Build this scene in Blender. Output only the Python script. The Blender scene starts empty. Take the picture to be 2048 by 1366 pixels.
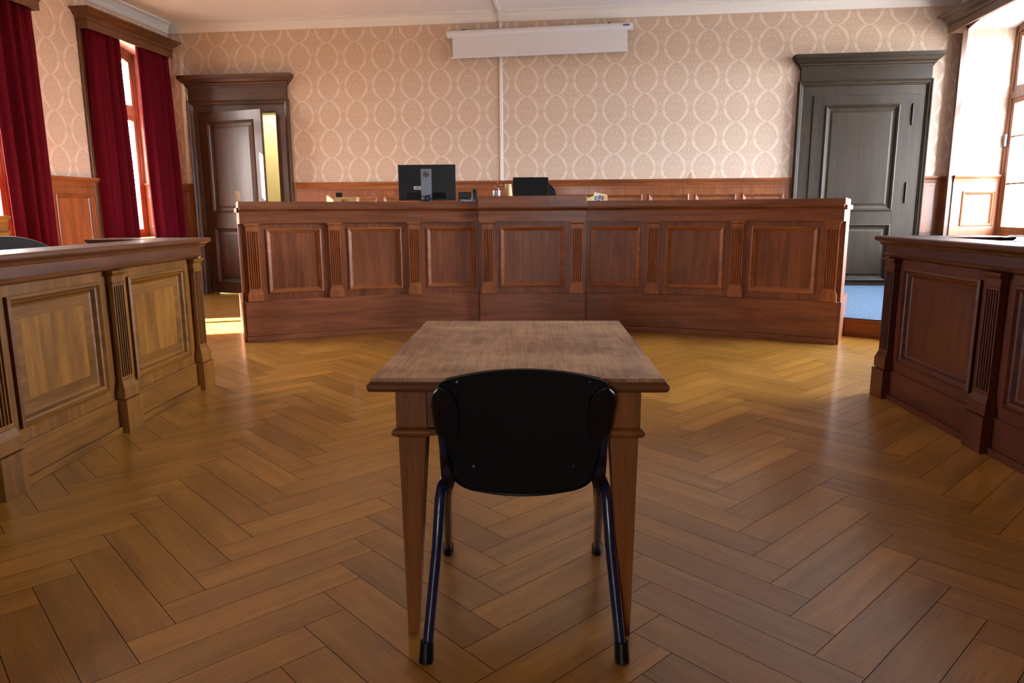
import bpy, bmesh, math, random
from mathutils import Matrix, Vector
R = math.radians
random.seed(7)
C = bpy.context.scene.collection
scene = bpy.context.scene

# ------------------------------------------------------------------ camera
F_PX, PITCH, ROLL, CAM_H = 1433.84, 0.1793, 0.0052, 1.1975
WB = -0.1187                                   # the room is turned a little against the camera
fw = Vector((0, math.cos(PITCH), -math.sin(PITCH))); rt = Vector((1, 0, 0)); dn = fw.cross(rt)
r_ = math.cos(ROLL)*rt + math.sin(ROLL)*dn; d_ = -math.sin(ROLL)*rt + math.cos(ROLL)*dn
cam_data = bpy.data.cameras.new('camera'); cam = bpy.data.objects.new('camera', cam_data); C.objects.link(cam)
cam_data.sensor_width = 36; cam_data.lens = F_PX*36/2048; cam_data.clip_start = 0.05
M = Matrix.Identity(4)
for i in range(3):
    M[i][0] = r_[i]; M[i][1] = -d_[i]; M[i][2] = -fw[i]
M[2][3] = CAM_H
cam.matrix_world = M
scene.camera = cam

# ------------------------------------------------------------------ light
SKY, SUN, EXPO = 38.0, 150.0, 0.8
SUN_AZ, SUN_EL = 0.42, 33.2                    # heading (1, SUN_AZ) in room axes; elevation
scene.view_settings.view_transform = 'Standard'; scene.view_settings.look = 'None'
scene.view_settings.gamma = 1; scene.view_settings.exposure = EXPO
scene.view_settings.use_curve_mapping = False
w = bpy.data.worlds.new('sky'); scene.world = w; w.use_nodes = True
nt = w.node_tree; nt.nodes.clear()
out = nt.nodes.new('ShaderNodeOutputWorld'); bg = nt.nodes.new('ShaderNodeBackground')
tc = nt.nodes.new('ShaderNodeTexCoord'); sp = nt.nodes.new('ShaderNodeSeparateXYZ'); cr = nt.nodes.new('ShaderNodeValToRGB')
nt.links.new(tc.outputs['Generated'], sp.inputs[0])
mr = nt.nodes.new('ShaderNodeMapRange'); mr.inputs[1].default_value = -1; mr.inputs[2].default_value = 1
nt.links.new(sp.outputs[2], mr.inputs[0]); nt.links.new(mr.outputs[0], cr.inputs[0])
cr.color_ramp.elements[0].position = 0.0; cr.color_ramp.elements[0].color = (0.20, 0.19, 0.17, 1)
cr.color_ramp.elements[1].position = 1.0; cr.color_ramp.elements[1].color = (0.64, 0.80, 1.0, 1)
e = cr.color_ramp.elements.new(0.49); e.color = (0.28, 0.27, 0.25, 1)
e = cr.color_ramp.elements.new(0.51); e.color = (0.90, 0.95, 1.0, 1)
# the street side (left) has houses close by, the right side looks on open blue sky
vm = nt.nodes.new('ShaderNodeVectorMath'); vm.operation = 'DOT_PRODUCT'; vm.inputs[1].default_value = (math.cos(WB), math.sin(WB), 0)
nt.links.new(tc.outputs['Generated'], vm.inputs[0])
c2 = nt.nodes.new('ShaderNodeValToRGB'); c2.color_ramp.elements[0].color = (0.60, 0.52, 0.46, 1); c2.color_ramp.elements[1].color = (1.0, 1.04, 1.10, 1)
c2.color_ramp.elements[0].position = 0.35; c2.color_ramp.elements[1].position = 0.65
m2 = nt.nodes.new('ShaderNodeMapRange'); m2.inputs[1].default_value = -1; m2.inputs[2].default_value = 1; nt.links.new(vm.outputs['Value'], m2.inputs[0]); nt.links.new(m2.outputs[0], c2.inputs[0])
mm = nt.nodes.new('ShaderNodeVectorMath'); mm.operation = 'MULTIPLY'; nt.links.new(cr.outputs[0], mm.inputs[0]); nt.links.new(c2.outputs[0], mm.inputs[1])
nt.links.new(mm.outputs[0], bg.inputs[0]); bg.inputs[1].default_value = SKY
nt.links.new(bg.outputs[0], out.inputs[0])
NL = Vector((math.cos(WB), math.sin(WB), 0)); NB = Vector((-math.sin(WB), math.cos(WB), 0))
sd = (NL + NB*SUN_AZ).normalized()*math.cos(R(SUN_EL)) - Vector((0, 0, math.sin(R(SUN_EL))))
sl = bpy.data.lights.new('sun', 'SUN'); sl.energy = SUN; sl.angle = R(0.6); sl.color = (1.0, 0.93, 0.82)
so = bpy.data.objects.new('sun', sl); C.objects.link(so); so.rotation_euler = sd.to_track_quat('-Z', 'Y').to_euler()
so.location = (-12, 0, 8)
cy = scene.cycles
cy.max_bounces = 8; cy.diffuse_bounces = 4; cy.glossy_bounces = 4; cy.transparent_max_bounces = 12
cy.sample_clamp_indirect = 6; cy.caustics_reflective = False; cy.caustics_refractive = False
cy.use_denoising = True

# ------------------------------------------------------------------ frames
def T(x, y, z): return Matrix.Translation((x, y, z))
XL, XR, YB, YR, ZC = -6.218, 4.56, 10.32, -7.6, 3.87      # room axes: left, right, back, rear, ceiling
LT, RT, BT = 0.47, 0.66, 0.18                              # wall thicknesses
FW = Matrix.Identity(4)
FB = Matrix.Rotation(WB, 4, 'Z')                           # room axes
FL = FB @ T(XL, 0, 0) @ Matrix.Rotation(R(90), 4, 'Z')     # left wall: x = along, -y = into room
FR = FB @ T(XR, 0, 0) @ Matrix.Rotation(R(-90), 4, 'Z')    # right wall: x = -along, -y = into room

FREAR = FB @ T(0, YR, 0) @ Matrix.Rotation(R(180), 4, 'Z')  # rear wall: x = -across, -y = into room

# ------------------------------------------------------------------ mesh builder
class MB:
    def __init__(s): s.v = []; s.f = []
    def quad(s, *p):
        b = len(s.v); s.v += [tuple(q) for q in p]; s.f.append(tuple(range(b, b+len(p)))); return s
    def box(s, x0, x1, y0, y1, z0, z1, nx=1):
        b = len(s.v)
        for i in range(nx+1):
            x = x0+(x1-x0)*i/nx
            s.v += [(x, y0, z0), (x, y1, z0), (x, y1, z1), (x, y0, z1)]
        for i in range(nx):
            p = b+4*i; q = p+4
            for k in range(4): s.f.append((p+k, p+(k+1) % 4, q+(k+1) % 4, q+k))
        s.f.append((b+3, b+2, b+1, b)); e = b+4*nx; s.f.append((e, e+1, e+2, e+3)); return s
    def hexa(s, lo, hi):
        b = len(s.v); n = len(lo); s.v += [tuple(p) for p in lo]+[tuple(p) for p in hi]
        for k in range(n): s.f.append((b+k, b+(k+1) % n, b+n+(k+1) % n, b+n+k))
        s.f.append(tuple(b+n-1-k for k in range(n))); s.f.append(tuple(b+n+k for k in range(n))); return s
    def prism(s, poly, y0, y1):                 # polygon in x-z, extruded along y
        return s.hexa([(x, y0, z) for x, z in poly], [(x, y1, z) for x, z in poly])
    def prismx(s, poly, x0, x1, nx=1):          # polygon in y-z, extruded along x
        n = len(poly); b = len(s.v)
        for i in range(nx+1):
            x = x0+(x1-x0)*i/nx; s.v += [(x, y, z) for y, z in poly]
        for i in range(nx):
            for k in range(n): s.f.append((b+i*n+k, b+i*n+(k+1) % n, b+(i+1)*n+(k+1) % n, b+(i+1)*n+k))
        s.f.append(tuple(b+n-1-k for k in range(n))); s.f.append(tuple(b+nx*n+k for k in range(n))); return s
    def ring(s, x0, x1, z0, z1, prof, nx=1):    # moulded rectangle facing -y; prof = (inset, y)
        loops = []
        for o, y in prof:
            L = []
            a, c, d, e = x0+o, x1-o, z0+o, z1-o
            for i in range(nx): L.append((a+(c-a)*i/nx, y, d))
            L.append((c, y, d))
            for i in range(nx): L.append((c+(a-c)*i/nx, y, e))
            L.append((a, y, e)); loops.append(L)
        n = len(loops[0]); b = len(s.v)
        for L in loops: s.v += L
        for j in range(len(loops)-1):
            for k in range(n):
                s.f.append((b+j*n+k, b+j*n+(k+1) % n, b+(j+1)*n+(k+1) % n, b+(j+1)*n+k))
        return s
    def face_rect(s, x0, x1, z0, z1, y, nx=1):
        for i in range(nx):
            a = x0+(x1-x0)*i/nx; c = x0+(x1-x0)*(i+1)/nx
            s.quad((a, y, z0), (c, y, z0), (c, y, z1), (a, y, z1))
        return s
    def hood(s, x0, x1, yf, yb, prof, ends=(1, 1)):   # cornice with returned ends; prof = (out, z) bottom to top
        L = [[(x0-o*ends[0], yb, z), (x0-o*ends[0], yf-o, z), (x1+o*ends[1], yf-o, z), (x1+o*ends[1], yb, z)] for o, z in prof]
        b = len(s.v)
        for l in L: s.v += l
        for j in range(len(L)-1):
            for k in range(4): s.f.append((b+4*j+k, b+4*j+(k+1) % 4, b+4*j+4+(k+1) % 4, b+4*j+4+k))
        s.f.append((b+3, b+2, b+1, b)); e = b+4*(len(L)-1); s.f.append((e, e+1, e+2, e+3)); return s
    def tube(s, pts, r, n=12, rx=1.0, caps=True):
        P = [Vector(p) for p in pts]; rr = r if isinstance(r, (list, tuple)) else [r]*len(P)
        up = None; b = len(s.v)
        for i, p in enumerate(P):
            t = (P[min(i+1, len(P)-1)]-P[max(i-1, 0)]).normalized()
            if up is None:
                up = Vector((1, 0, 0)) if abs(t.x) < 0.9 else Vector((0, 0, 1))
            a = (up - t*up.dot(t)).normalized(); up = a; c = t.cross(a)
            for k in range(n):
                g = 2*math.pi*k/n; s.v.append(tuple(p + a*math.cos(g)*rr[i]*rx + c*math.sin(g)*rr[i]))
        for i in range(len(P)-1):
            for k in range(n):
                s.f.append((b+i*n+k, b+i*n+(k+1) % n, b+(i+1)*n+(k+1) % n, b+(i+1)*n+k))
        if caps:
            s.f.append(tuple(b+n-1-k for k in range(n))); s.f.append(tuple(b+(len(P)-1)*n+k for k in range(n)))
        return s
    def lathe(s, prof, cx, cy, n=24):
        b = len(s.v)
        for r, z in prof:
            for k in range(n):
                g = 2*math.pi*k/n; s.v.append((cx+r*math.cos(g), cy+r*math.sin(g), z))
        m = len(prof)
        for i in range(m-1):
            for k in range(n):
                s.f.append((b+i*n+k, b+i*n+(k+1) % n, b+(i+1)*n+(k+1) % n, b+(i+1)*n+k))
        s.f.append(tuple(b+n-1-k for k in range(n))); s.f.append(tuple(b+(m-1)*n+k for k in range(n)))
        return s
    def add(s, o, fn=lambda p: p):
        b = len(s.v); s.v += [fn(p) for p in o.v]; s.f += [tuple(b+i for i in f) for f in o.f]; return s
    def build(s, name, mat, parent=None, frame=FW, origin=(0, 0, 0), warp=None, bevel=0.0, smooth=None, wcs=None, solid=0):
        me = bpy.data.meshes.new(name)
        o3 = Vector(origin)
        vs = [(warp(p) if warp else Vector(p))-o3 for p in s.v]
        me.from_pydata([tuple(p) for p in vs], [], s.f)
        at = me.attributes.new('wc', 'FLOAT_VECTOR', 'POINT')
        flat = []
        for p in (wcs or s.v): flat += [p[0], p[1], p[2]]
        at.data.foreach_set('vector', flat)
        bm = bmesh.new(); bm.from_mesh(me); bmesh.ops.recalc_face_normals(bm, faces=bm.faces)
        if smooth is not None: bmesh.ops.remove_doubles(bm, verts=bm.verts, dist=1e-6)
        bm.to_mesh(me); bm.free()
        if smooth is not None:
            for p in me.polygons: p.use_smooth = True
            me.set_sharp_from_angle(angle=R(smooth))
        me.materials.append(mat)
        ob = bpy.data.objects.new(name, me); C.objects.link(ob)
        if parent: ob.parent = parent
        else: ob.matrix_world = frame @ T(*origin)
        if bevel:
            m = ob.modifiers.new('bevel', 'BEVEL'); m.width = bevel; m.segments = 2; m.limit_method = 'ANGLE'; m.angle_limit = R(35)
        if solid:
            m = ob.modifiers.new('solid', 'SOLIDIFY'); m.thickness = solid; m.offset = 0
        return ob

def empty(name, frame, origin):
    o = bpy.data.objects.new(name, None); C.objects.link(o); o.matrix_world = frame @ T(*origin); o.empty_display_size = 0.1
    return o
def tag(o, label=None, cat=None, group=None, kind=None):
    if label: o['label'] = label
    if cat: o['category'] = cat
    if group: o['group'] = group
    if kind: o['kind'] = kind
    return o

# ------------------------------------------------------------------ materials
def lin(c): return tuple(((x/255/12.92) if x/255 <= 0.04045 else ((x/255+0.055)/1.055)**2.4) for x in c)+(1,)
def newmat(name):
    m = bpy.data.materials.new(name); m.use_nodes = True; nt = m.node_tree
    return m, nt, nt.nodes['Principled BSDF']
def plain(name, col, rough=0.5, metal=0.0, spec=0.5, **k):
    m, nt, b = newmat(name)
    b.inputs['Base Color'].default_value = lin(col); b.inputs['Roughness'].default_value = rough
    b.inputs['Metallic'].default_value = metal; b.inputs['Specular IOR Level'].default_value = spec
    for a, v in k.items(): b.inputs[a.replace('_', ' ')].default_value = v
    n = nt.nodes.new('ShaderNodeTexNoise'); n.inputs['Scale'].default_value = 30
    mr = nt.nodes.new('ShaderNodeMapRange'); mr.inputs[3].default_value = max(0, rough-0.05); mr.inputs[4].default_value = min(1, rough+0.05)
    nt.links.new(n.outputs[0], mr.inputs[0]); nt.links.new(mr.outputs[0], b.inputs['Roughness'])
    return m
def nodes_tool(nt):
    def nd(t, **k):
        n = nt.nodes.new(t)
        for a, v in k.items(): setattr(n, a, v)
        return n
    def math_(op, a, b=None, c=None):
        n = nd('ShaderNodeMath', operation=op)
        for i, x in enumerate((a, b, c)):
            if x is None: continue
            if isinstance(x, (int, float)): n.inputs[i].default_value = x
            else: nt.links.new(x, n.inputs[i])
        return n.outputs[0]
    return nd, math_
def wood(name, dark, light, axis='z', rough=0.38, coat=0.25, spec=0.5, fig=1.0, worn=None, tone=False, fine=1.0):
    m, nt, b = newmat(name); nd, mt = nodes_tool(nt); L = nt.links.new
    at = nd('ShaderNodeAttribute', attribute_name='wc'); oi = nd('ShaderNodeObjectInfo')
    off = nd('ShaderNodeVectorMath', operation='SCALE'); off.inputs[0].default_value = (7.3, 11.1, 5.7); L(oi.outputs['Random'], off.inputs['Scale'])
    ad = nd('ShaderNodeVectorMath', operation='ADD'); L(at.outputs['Vector'], ad.inputs[0]); L(off.outputs[0], ad.inputs[1])
    def noise(al, ac, detail, dist=0.0):
        mp = nd('ShaderNodeMapping'); s = [ac]*3; s['xyz'.index(axis)] = al; mp.inputs['Scale'].default_value = s
        L(ad.outputs[0], mp.inputs[0]); n = nd('ShaderNodeTexNoise'); n.inputs['Scale'].default_value = 1
        n.inputs['Detail'].default_value = detail; n.inputs['Distortion'].default_value = dist; L(mp.outputs[0], n.inputs[0]); return n.outputs[0]
    g1 = noise(1.1, 13, 5, 1.2*fig); g2 = noise(9*fine, 260*fine, 2); g3 = noise(1.6, 2.2, 2)
    cr = nd('ShaderNodeValToRGB'); cr.color_ramp.elements[0].color = lin(dark); cr.color_ramp.elements[1].color = lin(light)
    cr.color_ramp.elements[0].position = 0.3; cr.color_ramp.elements[1].position = 0.72
    v = mt('ADD', mt('MULTIPLY', g1, 0.75), mt('MULTIPLY', g2, 0.25)); L(v, cr.inputs[0])
    f = mt('ADD', mt('MULTIPLY', g3, 0.7), 0.65); f = mt('MULTIPLY', f, mt('ADD', mt('MULTIPLY', g2, 0.35), 0.82))
    if tone:
        a2 = nd('ShaderNodeAttribute', attribute_name='tone'); f = mt('MULTIPLY', f, a2.outputs['Fac'])
    mix = nd('ShaderNodeVectorMath', operation='SCALE'); L(cr.outputs[0], mix.inputs[0]); L(f, mix.inputs['Scale'])
    col = mix.outputs[0]
    if worn:
        wn = nd('ShaderNodeTexNoise'); wn.inputs['Scale'].default_value = 3.2; wn.inputs['Detail'].default_value = 6; wn.inputs['Roughness'].default_value = 0.7
        L(ad.outputs[0], wn.inputs[0])
        wr = nd('ShaderNodeMapRange'); wr.inputs[1].default_value = 0.42; wr.inputs[2].default_value = 0.62; L(wn.outputs[0], wr.inputs[0])
        mc = nd('ShaderNodeMix', data_type='RGBA'); L(mt('MULTIPLY', wr.outputs[0], 0.75), mc.inputs[0]); L(col, mc.inputs[6]); mc.inputs[7].default_value = lin(worn)
        sc = nd('ShaderNodeVectorMath', operation='SCALE'); L(mc.outputs[2], sc.inputs[0]); L(mt('ADD', mt('MULTIPLY', g2, 0.9), 0.55), sc.inputs['Scale']); col = sc.outputs[0]
    L(col, b.inputs['Base Color'])
    L(mt('ADD', mt('MULTIPLY', g3, 0.2), rough-0.1+0.0), b.inputs['Roughness'])
    b.inputs['Specular IOR Level'].default_value = spec
    b.inputs['Coat Weight'].default_value = coat; b.inputs['Coat Roughness'].default_value = 0.16
    bp = nd('ShaderNodeBump'); bp.inputs['Strength'].default_value = 0.12; bp.inputs['Distance'].default_value = 0.002
    L(g2, bp.inputs['Height']); L(bp.outputs[0], b.inputs['Normal'])
    return m
def woods(name, dark, light, **k): return {a: wood(name+'_'+a, dark, light, a, **k) for a in 'xz'}
JB = woods('judge_oak', (98, 50, 28), (152, 92, 56), coat=0.08, rough=0.42)
JM = woods('judge_oak_moulding', (124, 66, 30), (176, 108, 60), coat=0.08, rough=0.42)
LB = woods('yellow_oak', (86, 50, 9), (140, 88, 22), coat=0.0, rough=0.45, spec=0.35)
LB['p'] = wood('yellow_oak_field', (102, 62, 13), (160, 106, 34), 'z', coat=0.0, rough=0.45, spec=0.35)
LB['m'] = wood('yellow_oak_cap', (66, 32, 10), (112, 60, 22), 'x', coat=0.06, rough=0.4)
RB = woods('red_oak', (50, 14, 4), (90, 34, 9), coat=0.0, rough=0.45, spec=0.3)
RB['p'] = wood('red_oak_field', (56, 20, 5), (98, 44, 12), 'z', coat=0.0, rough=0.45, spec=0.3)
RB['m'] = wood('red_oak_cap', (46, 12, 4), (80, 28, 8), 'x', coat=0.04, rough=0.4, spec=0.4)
WS = woods('wainscot_oak', (96, 47, 17), (146, 82, 38))
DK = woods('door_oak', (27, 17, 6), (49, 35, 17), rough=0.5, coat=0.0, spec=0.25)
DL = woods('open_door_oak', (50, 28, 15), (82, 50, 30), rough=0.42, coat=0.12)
PE = woods('pelmet_oak', (62, 33, 14), (98, 58, 27))
WF = woods('window_oak', (88, 50, 28), (132, 82, 50))
TT = wood('table_top_wood', (120, 80, 52), (172, 126, 88), 'y', rough=0.45, coat=0.0, worn=(204, 168, 130), fine=0.6)  # lightened: the top's grazing sheen is put into these tones
TL = wood('table_leg_wood', (104, 54, 15), (156, 92, 36), 'z', rough=0.55, coat=0.0, spec=0.3)
TX = wood('table_rail_wood', (86, 45, 17), (132, 78, 35), 'x', rough=0.55, coat=0.0, spec=0.3)
FLO = wood('parquet_oak', (134, 89, 29), (180, 127, 50), 'x', rough=0.32, coat=0.45, tone=True, fig=0.2)
STRIP = wood('parquet_border', (150, 98, 48), (196, 140, 78), 'x', rough=0.34, coat=0.25)
PALE = wood('pale_wood', (190, 150, 100), (225, 185, 130), 'x', rough=0.5, coat=0)

def wallpaper():
    m, nt, b = newmat('damask_wallpaper'); nd, mt = nodes_tool(nt); L = nt.links.new
    at = nd('ShaderNodeAttribute', attribute_name='wc'); s = nd('ShaderNodeSeparateXYZ'); L(at.outputs['Vector'], s.inputs[0])
    PX, PZ = 0.405, 0.395
    x = mt('DIVIDE', mt('ADD', s.outputs[0], s.outputs[1]), PX); z = mt('DIVIDE', s.outputs[2], PZ)
    xf = mt('SUBTRACT', mt('FRACT', mt('ADD', x, 50.0)), 0.5); zf = mt('FRACT', z); ax = mt('ABSOLUTE', xf)
    # mirrored filigree
    cv = nd('ShaderNodeCombineXYZ'); L(mt('MULTIPLY', ax, PX), cv.inputs[0]); L(mt('MULTIPLY', zf, PZ), cv.inputs[2])
    vo = nd('ShaderNodeTexVoronoi'); vo.feature = 'DISTANCE_TO_EDGE'; vo.inputs['Scale'].default_value = 55; L(cv.outputs[0], vo.inputs[0])
    n1 = nd('ShaderNodeTexNoise'); n1.inputs['Scale'].default_value = 42; n1.inputs['Detail'].default_value = 2; L(cv.outputs[0], n1.inputs[0])
    wob = mt('MULTIPLY', mt('SUBTRACT', n1.outputs[0], 0.5), 0.22)
    A = mt('MULTIPLY', mt('POWER', mt('ABSOLUTE', mt('SINE', mt('MULTIPLY', zf, math.pi))), 0.55), 0.385)
    band = mt('ABSOLUTE', mt('ADD', mt('SUBTRACT', ax, A), wob))
    line = nd('ShaderNodeMapRange'); line.inputs[1].default_value = 0.035; line.inputs[2].default_value = 0.065; line.inputs[3].default_value = 1; line.inputs[4].default_value = 0
    L(band, line.inputs[0])
    # motifs join between the cells half way up
    gate = mt('MULTIPLY', mt('GREATER_THAN', mt('ABSOLUTE', mt('SUBTRACT', zf, 0.5)), 0.05), 1.0)
    ln = mt('MULTIPLY', line.outputs[0], mt('MAXIMUM', gate, 0.35))
    fil = nd('ShaderNodeMapRange'); fil.inputs[1].default_value = 0.03; fil.inputs[2].default_value = 0.10; fil.inputs[3].default_value = 1.0; fil.inputs[4].default_value = 0.0
    L(vo.outputs['Distance'], fil.inputs[0])
    n2 = mt('GREATER_THAN', n1.outputs[0], 0.60)
    pat = mt('MINIMUM', mt('MAXIMUM', ln, mt('MAXIMUM', mt('MULTIPLY', fil.outputs[0], 0.7), mt('MULTIPLY', n2, 0.6))), 1.0)
    mc = nd('ShaderNodeMix', data_type='RGBA'); L(pat, mc.inputs[0]); mc.inputs[6].default_value = lin((185, 159, 137)); mc.inputs[7].default_value = lin((208, 190, 174))
    L(mc.outputs[2], b.inputs['Base Color'])
    L(mt('SUBTRACT', 0.68, mt('MULTIPLY', pat, 0.26)), b.inputs['Roughness'])
    L(mt('ADD', 0.15, mt('MULTIPLY', pat, 0.55)), b.inputs['Specular IOR Level'])
    return m
PAPER = wallpaper()
PLASTER = plain('ceiling_plaster', (226, 223, 225), 0.85)
WHITE = plain('white_paint', (222, 218, 214), 0.6)
YELLOW = plain('yellow_plaster', (238, 228, 168), 0.8)
SCREENW = plain('screen_white', (214, 212, 214), 0.6)
CASEW = plain('case_white', (220, 220, 224), 0.3)
BLK = plain('black_plastic', (9, 10, 15), 0.38, spec=0.35)
BLKM = plain('black_matte', (10, 10, 12), 0.6, spec=0.25)
TUBE = plain('blue_glint_tube', (14, 24, 60), 0.3, spec=0.6, Coat_Weight=0.3)  # black tube; the window's blue glint is put into its base colour
CHARF = plain('charcoal_cloth', (26, 20, 20), 0.95, spec=0.1)
GREYM = plain('grey_metal', (120, 126, 136), 0.35, 0.6)
STEEL = plain('brushed_steel', (190, 192, 196), 0.3, 0.9)
CHROME = plain('chrome', (220, 224, 230), 0.12, 1.0)
SCREW = plain('screw_steel', (70, 74, 80), 0.3, 0.9)
BLUEL = plain('blue_label', (24, 30, 92), 0.5)
PAPERW = plain('paper_white', (226, 224, 214), 0.8)
KRAFT = plain('kraft_paper', (206, 170, 124), 0.7)
REDP = plain('red_lacquer', (190, 26, 40), 0.4); BLUP = plain('blue_lacquer', (30, 44, 120), 0.4); BRNP = plain('brown_lacquer', (70, 44, 30), 0.5)
LILAC = plain('lilac_ink', (92, 96, 160), 0.8); YELP = plain('yellow_cover', (226, 220, 140), 0.7)
IRON = plain('dark_iron', (52, 46, 44), 0.4, 0.7)
SEAM = plain('dark_seam', (26, 15, 8), 0.9, spec=0.1)
TEAR = plain('torn_backing', (176, 136, 100), 0.9)
LEATH = plain('black_leather', (18, 20, 24), 0.42)
def velvet():
    m, nt, b = newmat('red_velvet'); nd, mt = nodes_tool(nt)
    n = nd('ShaderNodeTexNoise'); n.inputs['Scale'].default_value = 9; n.inputs['Detail'].default_value = 5
    cr = nd('ShaderNodeValToRGB'); cr.color_ramp.elements[0].color = lin((62, 1, 12)); cr.color_ramp.elements[1].color = lin((86, 3, 20))
    nt.links.new(n.outputs[0], cr.inputs[0]); nt.links.new(cr.outputs[0], b.inputs['Base Color'])
    b.inputs['Roughness'].default_value = 0.9; b.inputs['Specular IOR Level'].default_value = 0.1
    b.inputs['Sheen Weight'].default_value = 0.15; b.inputs['Sheen Roughness'].default_value = 0.3; b.inputs['Sheen Tint'].default_value = lin((210, 60, 90))
    return m
VELVET = velvet()
def carpetm():
    m, nt, b = newmat('blue_carpet'); nd, mt = nodes_tool(nt)
    at = nd('ShaderNodeAttribute', attribute_name='wc'); n = nd('ShaderNodeTexNoise'); n.inputs['Scale'].default_value = 90; n.inputs['Detail'].default_value = 4
    nt.links.new(at.outputs['Vector'], n.inputs[0])
    cr = nd('ShaderNodeValToRGB'); cr.color_ramp.elements[0].color = lin((48, 64, 80)); cr.color_ramp.elements[1].color = lin((100, 118, 136))
    cr.color_ramp.elements[0].position = 0.36; cr.color_ramp.elements[1].position = 0.64
    nt.links.new(n.outputs[0], cr.inputs[0]); nt.links.new(cr.outputs[0], b.inputs['Base Color'])
    b.inputs['Roughness'].default_value = 0.95; b.inputs['Specular IOR Level'].default_value = 0.1
    bp = nd('ShaderNodeBump'); bp.inputs['Strength'].default_value = 0.6; bp.inputs['Distance'].default_value = 0.004
    nt.links.new(n.outputs[0], bp.inputs['Height']); nt.links.new(bp.outputs[0], b.inputs['Normal'])
    return m
CARPET = carpetm()
def glassm(name, tint=(1, 1, 1), gl=0.08):
    m = bpy.data.materials.new(name); m.use_nodes = True; nt = m.node_tree; nt.nodes.clear()
    o = nt.nodes.new('ShaderNodeOutputMaterial'); t = nt.nodes.new('ShaderNodeBsdfTransparent'); g = nt.nodes.new('ShaderNodeBsdfGlossy')
    x = nt.nodes.new('ShaderNodeMixShader'); f = nt.nodes.new('ShaderNodeFresnel'); f.inputs[0].default_value = 1.06
    g.inputs['Roughness'].default_value = 0.05; t.inputs[0].default_value = tint+(1,)
    nt.links.new(f.outputs[0], x.inputs[0]); nt.links.new(t.outputs[0], x.inputs[1]); nt.links.new(g.outputs[0], x.inputs[2]); nt.links.new(x.outputs[0], o.inputs[0])
    return m
GLASS = glassm('window_glass'); ACRYL = glassm('clear_acrylic', (0.88, 0.92, 0.95))

# ------------------------------------------------------------------ room shell
def clip_poly(poly, x0, x1, y0, y1):
    def cut(P, f, g):
        o = []
        for i in range(len(P)):
            a, b = P[i], P[(i+1) % len(P)]; fa, fb = f(a), f(b)
            if fa >= 0: o.append(a)
            if fa*fb < 0: t = fa/(fa-fb); o.append((a[0]+(b[0]-a[0])*t, a[1]+(b[1]-a[1])*t))
        return o
    for f in (lambda p: p[0]-x0, lambda p: x1-p[0], lambda p: p[1]-y0, lambda p: y1-p[1]):
        poly = cut(poly, f, None)
        if len(poly) < 3: return []
    return poly
def build_floor():
    m = MB(); m.box(XL, XR, YR, YB+1.6, -0.12, -0.003)
    fl = m.build('floor', SEAM, None, FB, (0, 0, 0)); fl['kind'] = 'structure'
    Wd, Ln, g = 0.136, 0.68, 0.0011
    ang = R(45-2.35); ca, sa = math.cos(ang), math.sin(ang)
    ox, oy = -0.017, 2.481                                     # a corner of the pattern under the table
    mb = MB(); wcs = []; tones = []
    rnd = random.Random(3)
    def plank(px, py, w_, h_, horiz):
        P = [(px+g, py+g), (px+w_-g, py+g), (px+w_-g, py+h_-g), (px+g, py+h_-g)]
        Wp = [(ox+ca*a-sa*b, oy+sa*a+ca*b) for a, b in P]
        Q = [((NL.x*a+NL.y*b), (NB.x*a+NB.y*b)) for a, b in Wp]
        Q = clip_poly(Q, XL, XR, YR, YB+1.6)
        if len(Q) < 3: return
        t = rnd.uniform(0.84, 1.10); t *= 1.06 if horiz else 0.95; o1, o2 = rnd.uniform(0, 20), rnd.uniform(0, 9)
        b = len(mb.v)
        for q in Q:
            mb.v.append((q[0], q[1], 0.0)); xw = NL*q[0]+NB*q[1]; dx, dy = xw.x-ox, xw.y-oy
            lx, ly = ca*dx+sa*dy, -sa*dx+ca*dy
            wcs.append((lx+o1, ly+o2, o2*3.7+0.37) if horiz else (ly+o1, lx+o2, o2*3.7+0.37)); tones.append(t)
        mb.f.append(tuple(range(b, b+len(Q))))
    for j in range(-9, 10):
        for k in range(-130, 110):
            ax, ay = k*Wd+j*Ln, k*Wd-j*Ln
            cx, cyy = ox+ca*ax-sa*ay, oy+sa*ax+ca*ay
            if abs(cx) > 9 or cyy < -9 or cyy > 15: continue
            plank(ax, ay, Ln, Wd, True); plank(ax, ay+Wd, Wd, Ln, False)
    ob = mb.build('parquet', FLO, fl, wcs=wcs)
    a = ob.data.attributes.new('tone', 'FLOAT', 'POINT'); a.data.foreach_set('value', tones)
    return fl
build_floor()
tag(MB().box(XL-0.5, XR+0.7, YR-0.2, YB, ZC, ZC+0.1).build('ceiling', PLASTER, None, FB), kind='structure')

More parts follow.
